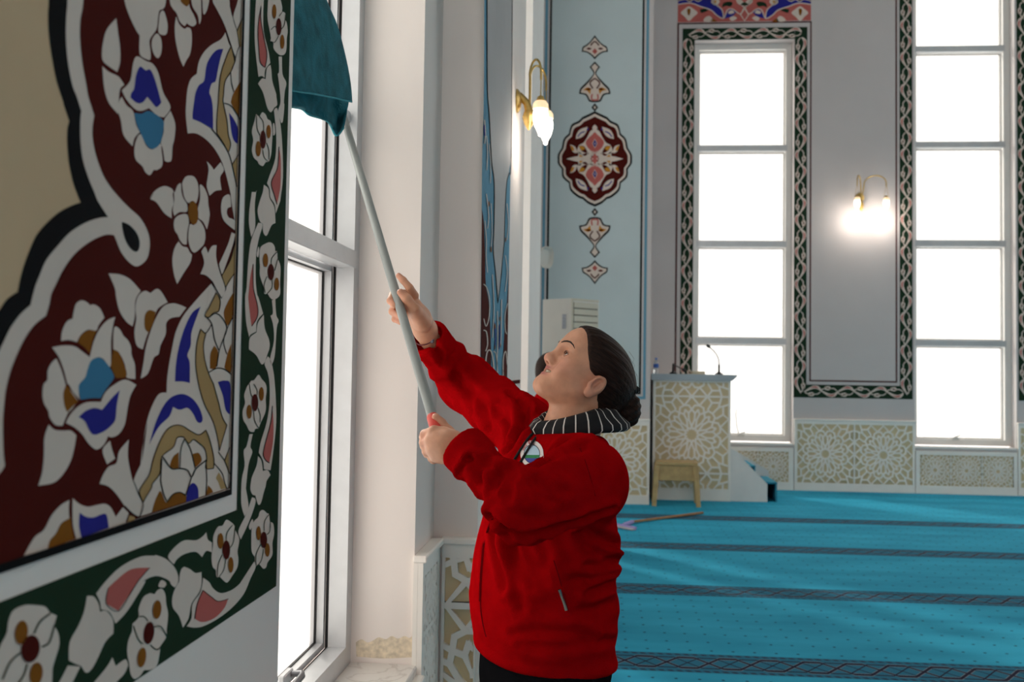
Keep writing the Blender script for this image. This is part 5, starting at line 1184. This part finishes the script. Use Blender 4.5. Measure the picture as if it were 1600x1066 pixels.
def bounds(pts, m_): a = np.array(pts); return a.min(0)-m_, a.max(0)+m_
lo_, hi_ = bounds([P3(608, 425, 2.30), P3(678, 540, 2.48)], .03); V2, F2 = nets(hand_r, lo_, hi_, .0021)
lo_, hi_ = bounds([P3(655, 645, 2.02), P3(738, 726, 2.14)], .03); V3, F3 = nets(hand_l, lo_, hi_, .0021)
def hand_tone(V_, tips):
    T_ = tone_of(len(V_))*.98
    for c in tips: T_ = mixc(T_, .6*np.exp(-(((V_-c)**2).sum(1))/.014**2)[:, None], (.60, .26, .18))
    return T_
T2 = hand_tone(V2, [P3(623, 431, 2.345), P3(612, 472, 2.33), P3(618, 488, 2.33), P3(622, 501, 2.33), P3(627, 458, 2.315)]); T3 = hand_tone(V3, [P3(664, 680, 2.06), P3(681, 653, 2.085), P3(666, 694, 2.06)])
# trunk, arms and legs under the clothes, joined to head and hands
HIPZ = .80
def legline(s_):
    hp_ = Vector((-.118, YPW, .80))+fl_*(.085*s_); kn = Vector((-.125, YPW, .44))+fl_*(.088*s_)+fc*.02; an = Vector((-.112, YPW, .085))+fl_*(.092*s_)-fc*.01
    return hp_, kn, an
def body_f(P_):
    d = smax(torso(P_, -.04), .72-P_[2], .04)
    d = smin(d, smin(cone(P_, SL, EL, .05, .042), cone(P_, EL, WL, .040, .026), .03), .04); d = smin(d, smin(cone(P_, SR, ER, .05, .042), cone(P_, ER, WR, .040, .026), .03), .04)
    for s_ in (-1, 1):
        hp_, kn, an = legline(s_); d = smin(d, smin(cone(P_, hp_, kn, .075, .052), cone(P_, kn, an, .050, .036), .03), .03)
        d = smin(d, cone(P_, an-Vector((0, 0, .045))-fc*.03, an-Vector((0, 0, .052))+fc*.14, .034, .026), .02)
    return d
V4, F4 = nets(body_f, (-.54, 1.82, .0), (.11, 2.74, 1.60), .011)
T4 = tone_of(len(V4))
Vs = [W1, V2, V3, V4]; off = np.cumsum([0]+[len(v) for v in Vs[:-1]])
person = mesh_np('person', np.concatenate(Vs), np.concatenate([F1+off[0], F2+off[1], F3+off[2], F4+off[3]]), M_skin, None, np.concatenate([T1, T2, T3, T4]))
tag(person, 'person in red fleece jacket reaching up with a pole to wipe the near window', 'person')
jacket = mesh_np('jacket', V_, F_, M_fleece, person)

JB = BVHTree.FromPolygons([tuple(v) for v in V_], [tuple(f) for f in F_])
def on_jacket(x, y, off_=.0015, ymin=0.):
    """where the line of sight meets the cloth, past everything nearer than ymin"""
    r_ = ray(x, y).normalized(); o = O_.copy()
    for _ in range(12):
        h_, nrm, _i, _d = JB.ray_cast(o, r_)
        if h_ is None: return None
        if h_.y >= ymin and nrm.dot(r_) < 0 or (h_.y >= ymin and ymin == 0): return h_+(nrm if nrm.dot(r_) < 0 else -nrm)*off_
        o = h_+r_*.0005
    return None

# eyes, brows, teeth
M_eyew = mat('eye_white', (.80, .77, .74), .2, 0); M_iris = mat('iris', (.05, .025, .012), .15, 0)
def W3(f, l, u): return HO+HF*f+HL*l+HU*u
gaze = (HF*.90+HU*.42-HL*.05).normalized()
for s_ in (1, -1):
    c = W3(.0735, .0330*s_, .0280)
    bm = bmesh.new(); bmesh.ops.create_uvsphere(bm, u_segments=20, v_segments=14, radius=.0122)
    q = gaze.to_track_quat('Z', 'Y').to_matrix()
    for v in bm.verts: v.co = c+q @ v.co
    for f_ in bm.faces: f_.material_index = 1 if (f_.calc_center_median()-c).normalized().dot(gaze) > .80 else 0
    me = bpy.data.meshes.new('eye'); bm.to_mesh(me); bm.free(); link('eye', me, [M_eyew, M_iris], person, True)
    # lids: two small rolls of skin over the ball
    mb = MB()
    def onball(l_, u_, r_=.0146): return W3(.0735+math.sqrt(max(0, r_*r_-(l_-.033)**2*.8-(u_-.028)**2)), l_*s_, u_)
    mb.tube([onball(.0225, .0275), onball(.028, .0328), onball(.034, .0342), onball(.041, .0315), onball(.0455, .0268)], [.0010, .0019, .0022, .0018, .0010], 8)
    mb.tube([onball(.0225, .0270), onball(.028, .0228), onball(.035, .0214), onball(.042, .0234), onball(.0455, .0265)], [.0009, .0013, .0015, .0013, .0009], 8)
    mb.build('eyelid', mat('eyelid_skin', (.47, .24, .16), .5, .06, 80), person, True)
    mb = MB(); mb.tube([onball(.0235, .0278, .0156), onball(.029, .0324, .0160), onball(.035, .0334, .0162), onball(.041, .0310, .0160), onball(.0462, .0272, .0158)], [.0005, .0009, .0010, .0009, .0005], 6); mb.build('eyelash', mat('brow_hair', (.018, .010, .008), .7, 0), person, True)
    def skin_at(l_, u_):
        ff = np.linspace(.13, 0, 1301); dd = head_f((ff, np.full_like(ff, l_), np.full_like(ff, u_))); return W3(float(ff[np.argmax(dd < 0)])+.0002, l_*s_, u_)
    mb = MB(); mb.tube([skin_at(*q_) for q_ in ((.010, .0475), (.017, .0515), (.026, .0545), (.036, .0555), (.046, .0520), (.053, .0460))], [.0013, .0021, .0023, .0021, .0015, .0005], 8); mb.build('eyebrow', mat('brow_hair', (.018, .010, .008), .7, 0), person, True)
for i in range(-4, 5):
    mb = MB(); a = i*.0052; f_ = .0885-abs(i)**2*.0007; mb.cbox(-.0022, .0022, -.0024, .0024, -.0034, .0030, .0008)
    M4 = Matrix((HF, HL, HU)).transposed()
    mb.v = [tuple(W3(f_, a, -.0245)+M4 @ Vector(v)) for v in mb.v]; mb.build('tooth', mat('teeth', (.72, .64, .50), .25, 0), person)

# hair: a cap drawn back into a low bun
BC = loc(at_y(976, 608, 2.33)); BB = loc(at_y(981, 637, 2.335)); NP = (-.058, 0, -.012)
def hair_f(P_):
    f, l, u = P_; al = np.abs(l)
    d = ellip((f, al, u), (-.002, 0, .050), (.100, .0820, .0800)); d = smin(d, ellip((f, al, u), (.040, 0, .080), (.060, .062, .042)), .03)
    d = smin(d, ellip((f, al, u), (-.038, 0, .030), (.062, .066, .062)), .03)
    groove = .0005*np.sin(np.arctan2(u-.02, al+.001)*23+f*50)+.0004*np.sin(np.arctan2(u, al+.02)*57+f*70)
    d = d+groove
    line = np.interp(u, [-.09, -.03, .004, .0166, .026, .057, .095, .11, .14], [-.035, -.030, -.024, -.004, .028, .054, .076, .090, .104])
    d = smax(d, (f-line)*.85, .010)
    d = smax(d, -ellip((f, al, u), (-.004, .085, .003), (.024, .020, .034)), .008)
    d = smin(d, chain((f, l, u), [(-.045, 0, .02), NP, BC], [.060, .044, .022], .03), .025)
    bun = ellip((f, l, u), lp(np.array(BC), np.array(BB), .95), (.030, .026, .034)); bun = smin(bun, ellip((f, l, u), lp(np.array(BC), np.array(BB), 1.5), (.022, .02, .024)), .02)
    return smin(d, bun+.0012*np.sin(f*330+u*180), .006)
Vh, Fh = nets(hair_f, (-.20, -.105, -.16), (.115, .105, .145), .0024)
hair = mesh_np('hair', wld(Vh), Fh, M_hair, person, Vh*1.0)
# a few loose strands
random.seed(3)
mb = MB()
for i in range(16):
    x0, y0 = random.uniform(972, 988), random.uniform(545, 612); L_ = random.uniform(12, 26)
    mb.tube([at_y(x0, y0, 2.30), at_y(x0+L_*.35, y0+L_*.5, 2.30+random.uniform(-.02, .02)), at_y(x0+L_*.25+random.uniform(-4, 5), y0+L_, 2.30)], [.0004, .0003, .00015], 4)
for i in range(7):
    x0 = 985+random.uniform(-4, 4); mb.tube([at_y(x0, 640, 2.33), at_y(x0+8+random.uniform(0, 4), 652, 2.33), at_y(x0+random.uniform(-8, 4), 668, 2.33)], [.0004, .0003, .00015], 4)
mb.build('loose_strands', M_hair, hair)
mb = MB(); cB = Vector(lp(np.array(BC), np.array(BB), .12)); axb = (Vector(BB)-Vector(BC)).normalized(); ub = axb.orthogonal().normalized(); vb = axb.cross(ub)
rp = [cB+(ub*math.cos(a)+vb*math.sin(a))*(.024+.0015*math.sin(9*a)) for a in [2*PI*i/36 for i in range(36)]]
mb.tube([W3(*p) for p in rp], [.0085+.0015*math.sin(i*1.9) for i in range(36)], 8, closed=True); mb.build('hair_tie', mat('black_scrunchie', (.008, .008, .009), .9, 0), person, True)

# striped hood collar
M_blk = mat('black_jersey', (.010, .010, .012), .9, .1, 30); M_str = mat('white_stripe', (.68, .66, .62), .9, 0)
def collar():
    mb = MB(); c0 = npv(at_y(903, 651, 2.305)); n_ = 26; prof_n = 12; cols_ = []
    for i in range(n_): a0 = 2*PI*i/n_; cols_ += [(a0, 0), (a0+2*PI/n_*.89, 1)]
    ang = [c[0] for c in cols_]; vs_ = []; fs = []; ms = []
    for a in ang:
        u = npv(fl_)*math.cos(a)+npv(fc)*math.sin(a)           # a=90 deg is the front
        fr = max(0, math.sin(a)); bk = max(0, -math.sin(a)); wob = .004*math.sin(5*a)+.003*math.sin(9*a+1)
        ctr = c0+npv(fc)*.012*fr+npv(fc)*.004
        def pt(r_, z_): return ctr+u*r_+np.array((0, 0, z_))
        ro = .112+.010*bk-.016*fr
        rim = [(.070, -.035), (.071, -.005), (.074+wob*.3, .018), (.082+wob, .027), (.093+wob, .020), (.104+wob, .002), (ro+.004, -.018), (ro+.006, -.032), (ro-.002, -.040), (ro-.02, -.036), (.085, -.034), (.076, -.036)]
        for r_, z_ in rim: vs_.append(tuple(pt(r_, z_*.80-.030*fr+.002*bk)))
    N_ = len(ang)
    for i in range(N_):
        j = (i+1) % N_
        for k_ in range(prof_n):
            q = (k_+1) % prof_n; fs.append((i*prof_n+k_, j*prof_n+k_, j*prof_n+q, i*prof_n+q)); ms.append(cols_[i][1])
    me = bpy.data.meshes.new('striped_collar'); me.from_pydata(vs_, [], fs); me.polygons.foreach_set('material_index', ms); me.update()
    return link('striped_collar', me, [M_blk, M_str], person, True)
collar()
def cord(pts, r_, nm, m, off_=.003, par=jacket, ymin=0.):
    q = [on_jacket(x, y, off_, ymin) for x, y in pts]; q = [p for p in q if p is not None]
    if len(q) < 2: return
    sm_ = smooth_path([(p.x, p.y, False) for p in q], False, 4); zs_ = smooth_path([(p.z, 0, False) for p in q], False, 4)
    mb = MB(); mb.tube([Vector((a[0], a[1], z[0])) for a, z in zip(sm_, zs_)], r_, 6); return mb.build(nm, m, par, True)
cord([(838, 672), (828, 684), (818, 698), (808, 714), (798, 732), (790, 748)], .0030, 'drawstring', M_blk, .003, jacket, 2.03)
cord([(843, 676), (836, 688), (826, 704), (817, 719), (810, 732)], .0030, 'drawstring', M_blk, .003, jacket, 2.03)
M_zip = mat('zip_tape', (.13, .003, .005), .8, 0, spec=0)
cord([(770, 812), (762, 832), (757, 850), (754, 880), (752, 910), (751, 940), (754, 970), (760, 995)], .0016, 'zip', M_zip, .0008)
cord([(768, 812), (760, 832), (755, 850), (752, 880), (750, 910), (749, 940)], .0010, 'zip', M_zip, .0004)
M_pull = mat('zip_pull', (.35, .33, .30), .25, 0, metal=.9)
cord([(874, 920), (878, 932), (882, 943), (885, 954)], .0034, 'zip_pull', M_pull, .003)
def patch(nm, poly, m, off_, par=jacket):
    q = [on_jacket(x, y, off_) for x, y in poly]
    if any(p is None for p in q): return None
    me = bpy.data.meshes.new(nm); me.from_pydata([p[:] for p in q], [], [tuple(t) for t in tessellate_polygon([[Vector((x, y, 0)) for x, y in poly]])]); return link(nm, me, m, par)
def strip(nm, pts, wd, m, off_):
    q = []; n_ = len(pts)
    for i, (x, y) in enumerate(pts):
        a = on_jacket(x-wd/2, y, off_); b = on_jacket(x+wd/2, y, off_)
        if a is None or b is None: return
        q.append((a, b))
    mb = MB(); vs_ = [p for ab in q for p in ab]; mb.add(vs_, [(2*i, 2*i+1, 2*i+3, 2*i+2) for i in range(n_-1)]); mb.build(nm, m, jacket, True)
strip('pocket_welt', [(862+.26*i*4, 875+4*i) for i in range(23)], 13, M_fleece, .0030)
cord([(866, 876), (873, 900), (880, 925), (888, 955)], .0012, 'pocket_seam', M_zip, .0022)
cord([(906, 700), (914, 720), (922, 745), (930, 775)], .0008, 'seam', M_zip, .0004)

# badge on the chest
def disc(cx_, cy_, r_, a0=0, a1=2*PI, n_=24, sx_=1.): return [(cx_+r_*sx_*math.cos(a), cy_+r_*math.sin(a)) for a in [a0+(a1-a0)*i/n_ for i in range(n_)]]
badge = None
bx0, by0, br = 832, 710, 21.0
def ringpatch(nm, r0_, r1_, a0, a1, m, off_, n_=26, par=None):
    mb = MB(); vs_ = []
    for i in range(n_+1):
        a = a0+(a1-a0)*i/n_
        for r_ in (r0_, r1_):
            p = on_jacket(bx0+r_*.86*math.cos(a), by0-r_*math.sin(a), off_, 2.03)
            if p is None: return None
            vs_.append(p)
    mb.add(vs_, [(2*i, 2*i+1, 2*i+3, 2*i+2) for i in range(n_)]); return mb.build(nm, m, par or jacket)
M_bw = mat('badge_white', (.72, .68, .66), .8, 0); M_br = mat('badge_red', (.45, .03, .05), .8, 0); M_bs = mat('badge_sky', (.42, .60, .72), .8, 0); M_bg = mat('badge_green', (.03, .22, .08), .8, 0); M_bb = mat('badge_blue', (.06, .08, .35), .8, 0); M_bn = mat('badge_navy', (.02, .02, .06), .8, 0)
badge = ringpatch('badge', 14.5, br, 0, 2*PI, M_bw, .0016, 40)
ringpatch('badge_ring', 13.7, 14.8, 0, 2*PI, M_bn, .0020, 40, badge)
def halfdisc(nm, y0_, y1_, m, off_):
    mb = MB(); vs_ = []; n_ = 10
    for i in range(n_+1):
        t = y0_+(y1_-y0_)*i/n_; hw = math.sqrt(max(0, 13.8**2-t*t))*.86
        for k_ in range(7):
            p = on_jacket(bx0-hw+2*hw*k_/6, by0+t, off_, 2.03)
            if p is None: return
            vs_.append(p)
    mb.add(vs_, [(7*i+k_, 7*i+k_+1, 7*i+k_+8, 7*i+k_+7) for i in range(n_) for k_ in range(6)]); mb.build(nm, m, badge or jacket)
halfdisc('badge_sky', -13.8, 1.5, M_bs, .0018); halfdisc('badge_hill', 1.5, 6.5, M_bg, .0018); halfdisc('badge_water', 6.5, 13.8, M_bb, .0018)
# lettering round the badge
GL = {'B': ['0,0 0,4', '0,4 2,3.2 0,2', '0,2 2.4,1 0,0'], 'E': ['0,0 0,4', '0,4 2.2,4', '0,2 1.8,2', '0,0 2.2,0'], 'L': ['0,4 0,0', '0,0 2.2,0'], 'O': ['0,0 0,4', '0,4 2.2,4', '2.2,4 2.2,0', '2.2,0 0,0'], 'U': ['0,4 0,0', '0,0 2.2,0', '2.2,0 2.2,4'], 'Z': ['0,4 2.2,4', '2.2,4 0,0', '0,0 2.2,0']}
a = math.radians(158)
for ch in 'OUZ BEL':
    if ch != ' ':
        mb = MB()
        for s_ in GL[ch]:
            q = []
            for tok in s_.split():
                gx, gy = map(float, tok.split(',')); aa = a-gx*.062; rr = 16.0+gy*1.05
                q.append(on_jacket(bx0+rr*.86*math.cos(aa), by0-rr*math.sin(aa), .0022, 2.03))
            if all(p is not None for p in q): mb.tube(q, .00075, 4)
        if mb.v: mb.build('letter', M_br, badge or jacket)
    a -= .235 if ch != ' ' else .16

# trousers, socks, bracelet
def trou_f(P_):
    x, y, z = P_
    d = smax(torso(P_, -.012), smax(z-.86, .60-z, .02), .02)
    for s_ in (-1, 1):
        hp_, kn, an = legline(s_); d = smin(d, smin(cone(P_, hp_, kn, .100, .072), cone(P_, kn, an, .071, .058), .03), .04)
    d = d+.003*np.sin(z*40+x*20)*np.sin(y*33)
    return smax(d, .09-z, .006)
Vt, Ft = nets(trou_f, (-.36, 2.02, .07), (.12, 2.58, .90), .009); mesh_np('trousers', Vt, Ft, M_trous, person)
for s_ in (-1, 1):
    hp_, kn, an = legline(s_)
    def sock_f(P_): return smax(smin(cone(P_, an+Vector((0, 0, .06)), an-Vector((0, 0, .03))-fc*.02, .042, .044), cone(P_, an-Vector((0, 0, .045))-fc*.03, an-Vector((0, 0, .052))+fc*.15, .040, .031), .03), -(P_[2]-.001), .003)
    Vk, Fk = nets(sock_f, tuple(np.array(an)-np.array((.22, .14, .086))), tuple(np.array(an)+np.array((.12, .10, .11))), .006); mesh_np('sock', Vk, Fk, M_sock, person)
axw = (WR-ER).normalized(); cw = WR+axw*.012; ub = axw.orthogonal().normalized(); vb = axw.cross(ub)
rp = [cw+(ub*math.cos(a)+vb*math.sin(a))*.0315 for a in [2*PI*i/32 for i in range(32)]]
mb = MB(); mb.tube(rp, .0016, 6, closed=True); br_ = mb.build('bracelet', mat('bracelet_cord', (.12, .02, .03), .6, .6, 300), person, True)
tc_ = min(rp, key=lambda p: (p-O_).length)
mb = MB(); mb.cbox(-.005, .005, -.004, .004, -.006, .006, .002); mb.v = [tuple(tc_+Vector(v)) for v in mb.v]; mb.build('charm', mat('charm_metal', (.25, .26, .32), .25, 0, metal=.8), br_)

# ------------------------------------------------------------------ pole with red grip and teal cloth
M_pole = mat('grey_pole', (.26, .28, .27), .45, .04, 15, 0, 60, .2); M_grip = mat('red_grip', (.62, .06, .04), .45, .04)
TIP = POLE0+PD*((at_y(543, 165, 2.78)-POLE0).length)
pole = tag(empty('cleaning_pole', (0, 0, 0)), 'long grey pole with red grip held up against the window', 'cleaning pole')
mb = MB(); mb.tube([POLE0-PD*.0, POLE0.lerp(TIP, .5), TIP, TIP+PD*.05], .0112, 16); mb.build('shaft', M_pole, pole, True)
mb = MB(); mb.tube([POLE0+PD*.004, POLE0-PD*.0, POLE0-PD*.03, POLE0-PD*.075, POLE0-PD*.11, POLE0-PD*.118], [.0118, .0132, .0136, .0136, .0130, .006], 16); mb.build('grip', M_grip, pole, True)
HD = TIP+PD*.06; bar = Vector((0, 1, 0))
mb = MB(); mb.cbox(-.012, .012, -.20, .09, -.02, .02, .006); mb.v = [tuple(HD+Vector(v)) for v in mb.v]; mb.build('head_bar', M_alu, pole)
cloth = tag(empty('cleaning_cloth', (0, 0, 0)), 'teal microfibre cloth draped over the pole head at the window', 'cloth')
M_cloth = mat('teal_microfibre', (.022, .160, .200), .95, .30, 22, .8, 260, spec=.1, sheen=.05)
M_edge = mat('teal_cloth_edge', (.04, .26, .31), .95, .1, 60)
def sheet(nm, rows, m, th=.004, edge=None):
    """rows of (px, py, X) points swept into a smooth cloth with thickness"""
    R_ = [[at_x(*p) for p in row] for row in rows]; nu, nv = len(R_), len(R_[0])
    def cr(a, b, c, d, t): return .5*(2*b+(c-a)*t+(2*a-5*b+4*c-d)*t*t+(3*b-a-3*c+d)*t**3)
    def up(L, k_=5):
        o = []
        for i in range(len(L)-1):
            for j in range(k_): o.append(cr(L[max(i-1, 0)], L[i], L[i+1], L[min(i+2, len(L)-1)], j/k_))
        return o+[L[-1]]
    rows2 = [up(r_) for r_ in R_]; cols2 = [up([r_[i] for r_ in rows2]) for i in range(len(rows2[0]))]
    a, b = len(cols2), len(cols2[0]); me = bpy.data.meshes.new(nm)
    me.from_pydata([p[:] for c in cols2 for p in c], [], [(i*b+j, i*b+j+1, (i+1)*b+j+1, (i+1)*b+j) for i in range(a-1) for j in range(b-1)])
    o = link(nm, me, m, cloth, True); s_ = o.modifiers.new('thick', 'SOLIDIFY'); s_.thickness = th; s_.offset = 0
    if edge:
        mb = MB(); mb.tube([c[-1] for c in cols2], .0028, 6); mb.build('hem', edge, o, True)
    return o
sheet('front_flap', [[(440, -40, -.74), (468, -30, -.735), (490, -22, -.73), (505, -10, -.725), (512, 8, -.72)],
                     [(440, 20, -.73), (470, 24, -.715), (495, 26, -.712), (515, 30, -.708), (527, 42, -.705)],
                     [(440, 75, -.725), (468, 76, -.715), (495, 78, -.705), (520, 80, -.700), (540, 92, -.698)],
                     [(440, 115, -.72), (468, 118, -.70), (495, 120, -.708), (525, 125, -.695), (547, 130, -.69)],
                     [(440, 138, -.715), (466, 143, -.705), (492, 147, -.70), (522, 153, -.695), (549.5, 159, -.688)]], M_cloth, .004, M_edge)
sheet('under_flap', [[(440, 110, -.755), (470, 116, -.75), (500, 120, -.755), (520, 130, -.75), (535, 138, -.745), (546, 145, -.74)],
                     [(440, 140, -.755), (470, 148, -.765), (498, 152, -.75), (516, 162, -.765), (530, 170, -.75), (543, 168, -.735)],
                     [(440, 160, -.76), (472, 166, -.75), (494, 176, -.77), (514, 188, -.75), (529, 196, -.765), (540, 182, -.735)],
                     [(440, 166, -.755), (470, 170, -.77), (484, 180, -.75), (512, 190, -.77), (525, 212, -.75), (537, 200, -.74)]], M_cloth, .004, M_edge)

# ------------------------------------------------------------------ second figure, almost hidden behind the first
def person2():
    bx, by = at_y(861, 583, 5.57).x, 5.57
    hc = Vector((bx, by, at_y(861, 583, 5.57).z))
    fz = hc.z-.13
    f2 = Vector((.45, .89, 0)).normalized(); l2 = Vector((-f2.y, f2.x, 0))
    sh = Vector((bx, by, hc.z-.205))
    def L3(a, b, z_): return Vector((bx, by, z_))+l2*a+f2*b
    def skin_f(P_):
        q = [P_[i]-hc[i] for i in range(3)]; ff = q[0]*f2.x+q[1]*f2.y; ll = q[0]*l2.x+q[1]*l2.y; uu = q[2]; L_ = (ff, np.abs(ll), uu)
        d = ellip(L_, (0, 0, .02), (.090, .072, .085)); d = smin(d, ellip(L_, (.03, 0, -.035), (.055, .055, .065)), .03); d = smin(d, ellip(L_, (.094, 0, -.012), (.014, .01, .014)), .015)
        d = smin(d, ellip(L_, (0, .074, -.01), (.018, .009, .028)), .006); d = smin(d, cone(L_, (-.015, 0, -.05), (-.02, 0, -.17), .055, .058), .03)
        P0 = P_
        tr = cone(P0, L3(0, 0, .85), sh-Vector((0, 0, .08)), .11, .095); d = smin(d, tr, .04)
        for s_ in (-1, 1):
            d = smin(d, smin(cone(P0, L3(.15*s_, 0, sh.z), L3(.19*s_, -.02, sh.z-.26), .045, .038), cone(P0, L3(.19*s_, -.02, sh.z-.26), L3(.17*s_, .10, sh.z-.46), .036, .026), .03), .03)
            hnd = cone(P0, L3(.17*s_, .10, sh.z-.46), L3(.165*s_, .15, sh.z-.53), .028, .024)
            for k_ in range(4): hnd = smin(hnd, cone(P0, L3(.165*s_+(k_-1.5)*.017, .15, sh.z-.53), L3(.16*s_+(k_-1.5)*.017, .165+.004*k_, sh.z-.61+.008*abs(k_-1.3)), .0095, .0075), .006)
            hnd = smin(hnd, cone(P0, L3(.15*s_, .13, sh.z-.49), L3(.125*s_, .17, sh.z-.55), .012, .009), .008)
            d = smin(d, hnd, .01)
            d = smin(d, smin(cone(P0, L3(.09*s_, 0, .84), L3(.09*s_, .01, .45), .085, .055), cone(P0, L3(.09*s_, .01, .45), L3(.09*s_, -.01, .07), .052, .036), .03), .03)
            d = smin(d, cone(P0, L3(.09*s_, -.03, .04), L3(.095*s_, .14, .032), .036, .028), .02)
        return d
    Va, Fa = nets(skin_f, (bx-.36, by-.33, .0), (bx+.36, by+.36, hc.z+.14), .0085)
    p = mesh_np('person', Va, Fa, M_skin, None, tone_of(len(Va)))
    tag(p, 'person with dark hair and red jacket mostly hidden behind the face of the window cleaner', 'person')
    def hr(P_):
        q = [P_[i]-hc[i] for i in range(3)]; ff = q[0]*f2.x+q[1]*f2.y; ll = np.abs(q[0]*l2.x+q[1]*l2.y); uu = q[2]
        d = ellip((ff, ll, uu), (-.005, 0, .025), (.100, .083, .094)); d = smin(d, ellip((ff, ll, uu), (-.05, 0, -.03), (.055, .06, .07)), .03)
        return smax(d, (ff-np.interp(uu, [-.1, -.02, .03, .07, .11], [-.03, -.015, .04, .07, .09]))*.9, .01)+.001*np.sin(np.arctan2(uu, ll+.01)*40)
    Vb, Fb = nets(hr, tuple(npv(hc)-.14), tuple(npv(hc)+.14), .005); mesh_np('hair', Vb, Fb, M_hair, p, Vb-npv(hc))
    def jk(P_):
        q0 = (P_[0]-bx)*l2.x+(P_[1]-by)*l2.y; q1 = (P_[0]-bx)*f2.x+(P_[1]-by)*f2.y; z = P_[2]
        a = np.interp(z, [.7, .95, 1.1, sh.z-.05, sh.z+.04, sh.z+.10], [.20, .20, .195, .19, .12, .075]); b = np.interp(z, [.7, .95, 1.1, sh.z-.05, sh.z+.04, sh.z+.10], [.145, .15, .135, .125, .10, .075])
        k0 = np.sqrt((q0/a)**2+(q1/b)**2)+1e-6; k1 = np.sqrt((q0/a**2)**2+(q1/b**2)**2)+1e-6; d = k0*(k0-1)/k1
        for s_ in (-1, 1): d = smin(d, smin(cone(P_, L3(.15*s_, 0, sh.z-.005), L3(.19*s_, -.02, sh.z-.26), .07, .06), cone(P_, L3(.19*s_, -.02, sh.z-.26), L3(.172*s_, .09, sh.z-.44), .058, .044), .03), .03)
        d = smax(d, .74-z, .01); d = smax(d, z-(sh.z+.095), .015); d = smax(d, -cone(P_, L3(0, -.01, sh.z+.07), L3(0, 0, sh.z+.2), .052, .062), .006)
        return d+.003*np.sin(z*45+q0*30)*np.sin(q1*25)
    Vc, Fc = nets(jk, (bx-.34, by-.32, .70), (bx+.34, by+.34, hc.z), .010); mesh_np('jacket', Vc, Fc, M_fleece, p)
    def tr_(P_):
        d = None
        for s_ in (-1, 1):
            e = smin(cone(P_, L3(.09*s_, 0, .84), L3(.09*s_, .01, .45), .105, .075), cone(P_, L3(.09*s_, .01, .45), L3(.09*s_, -.01, .08), .073, .06), .03); d = e if d is None else smin(d, e, .04)
        return smax(d, .07-P_[2], .006)
    Vd, Fd = nets(tr_, (bx-.30, by-.22, .05), (bx+.30, by+.24, .97), .012); mesh_np('trousers', Vd, Fd, M_trous, p)
    for s_ in (-1, 1):
        def sk(P_): return smax(smin(cone(P_, L3(.09*s_, -.01, .12), L3(.09*s_, -.02, .05), .044, .045), cone(P_, L3(.09*s_, -.03, .042), L3(.095*s_, .15, .034), .042, .033), .03), .002-P_[2], .003)
        c = npv(L3(.09*s_, .05, .07)); Ve, Fe = nets(sk, tuple(c-np.array((.19, .19, .075))), tuple(c+np.array((.19, .19, .11))), .008); mesh_np('sock', Ve, Fe, M_sock, p)
person2()

# damp stain at the foot of the window jamb
pj = Paint(lambda x, y: at_y(x, y, 2.971), (0, -1, 0), .0003)
PAINT['D'] = (.70, .60, .44); M_stain = mat('damp_stain', (.72, .62, .47), .85, .22, 60, spec=.05)
_p2 = paint
def paint(k_): return M_stain if k_ == 'D' else _p2(k_)
stain = tag(empty('damp_stain', (0, 0, 0)), 'yellowish damp stain at the foot of the window jamb above the marble sill', 'stain')
pj.shape('Z556,1004! 565,999 574,1004 583,1001 592,996 603,999 612,994 622,998 632,994 640,997 645,992! 646,1027! 600,1029 557,1026!', 'D', 0); pj.done('stain_patch', stain)
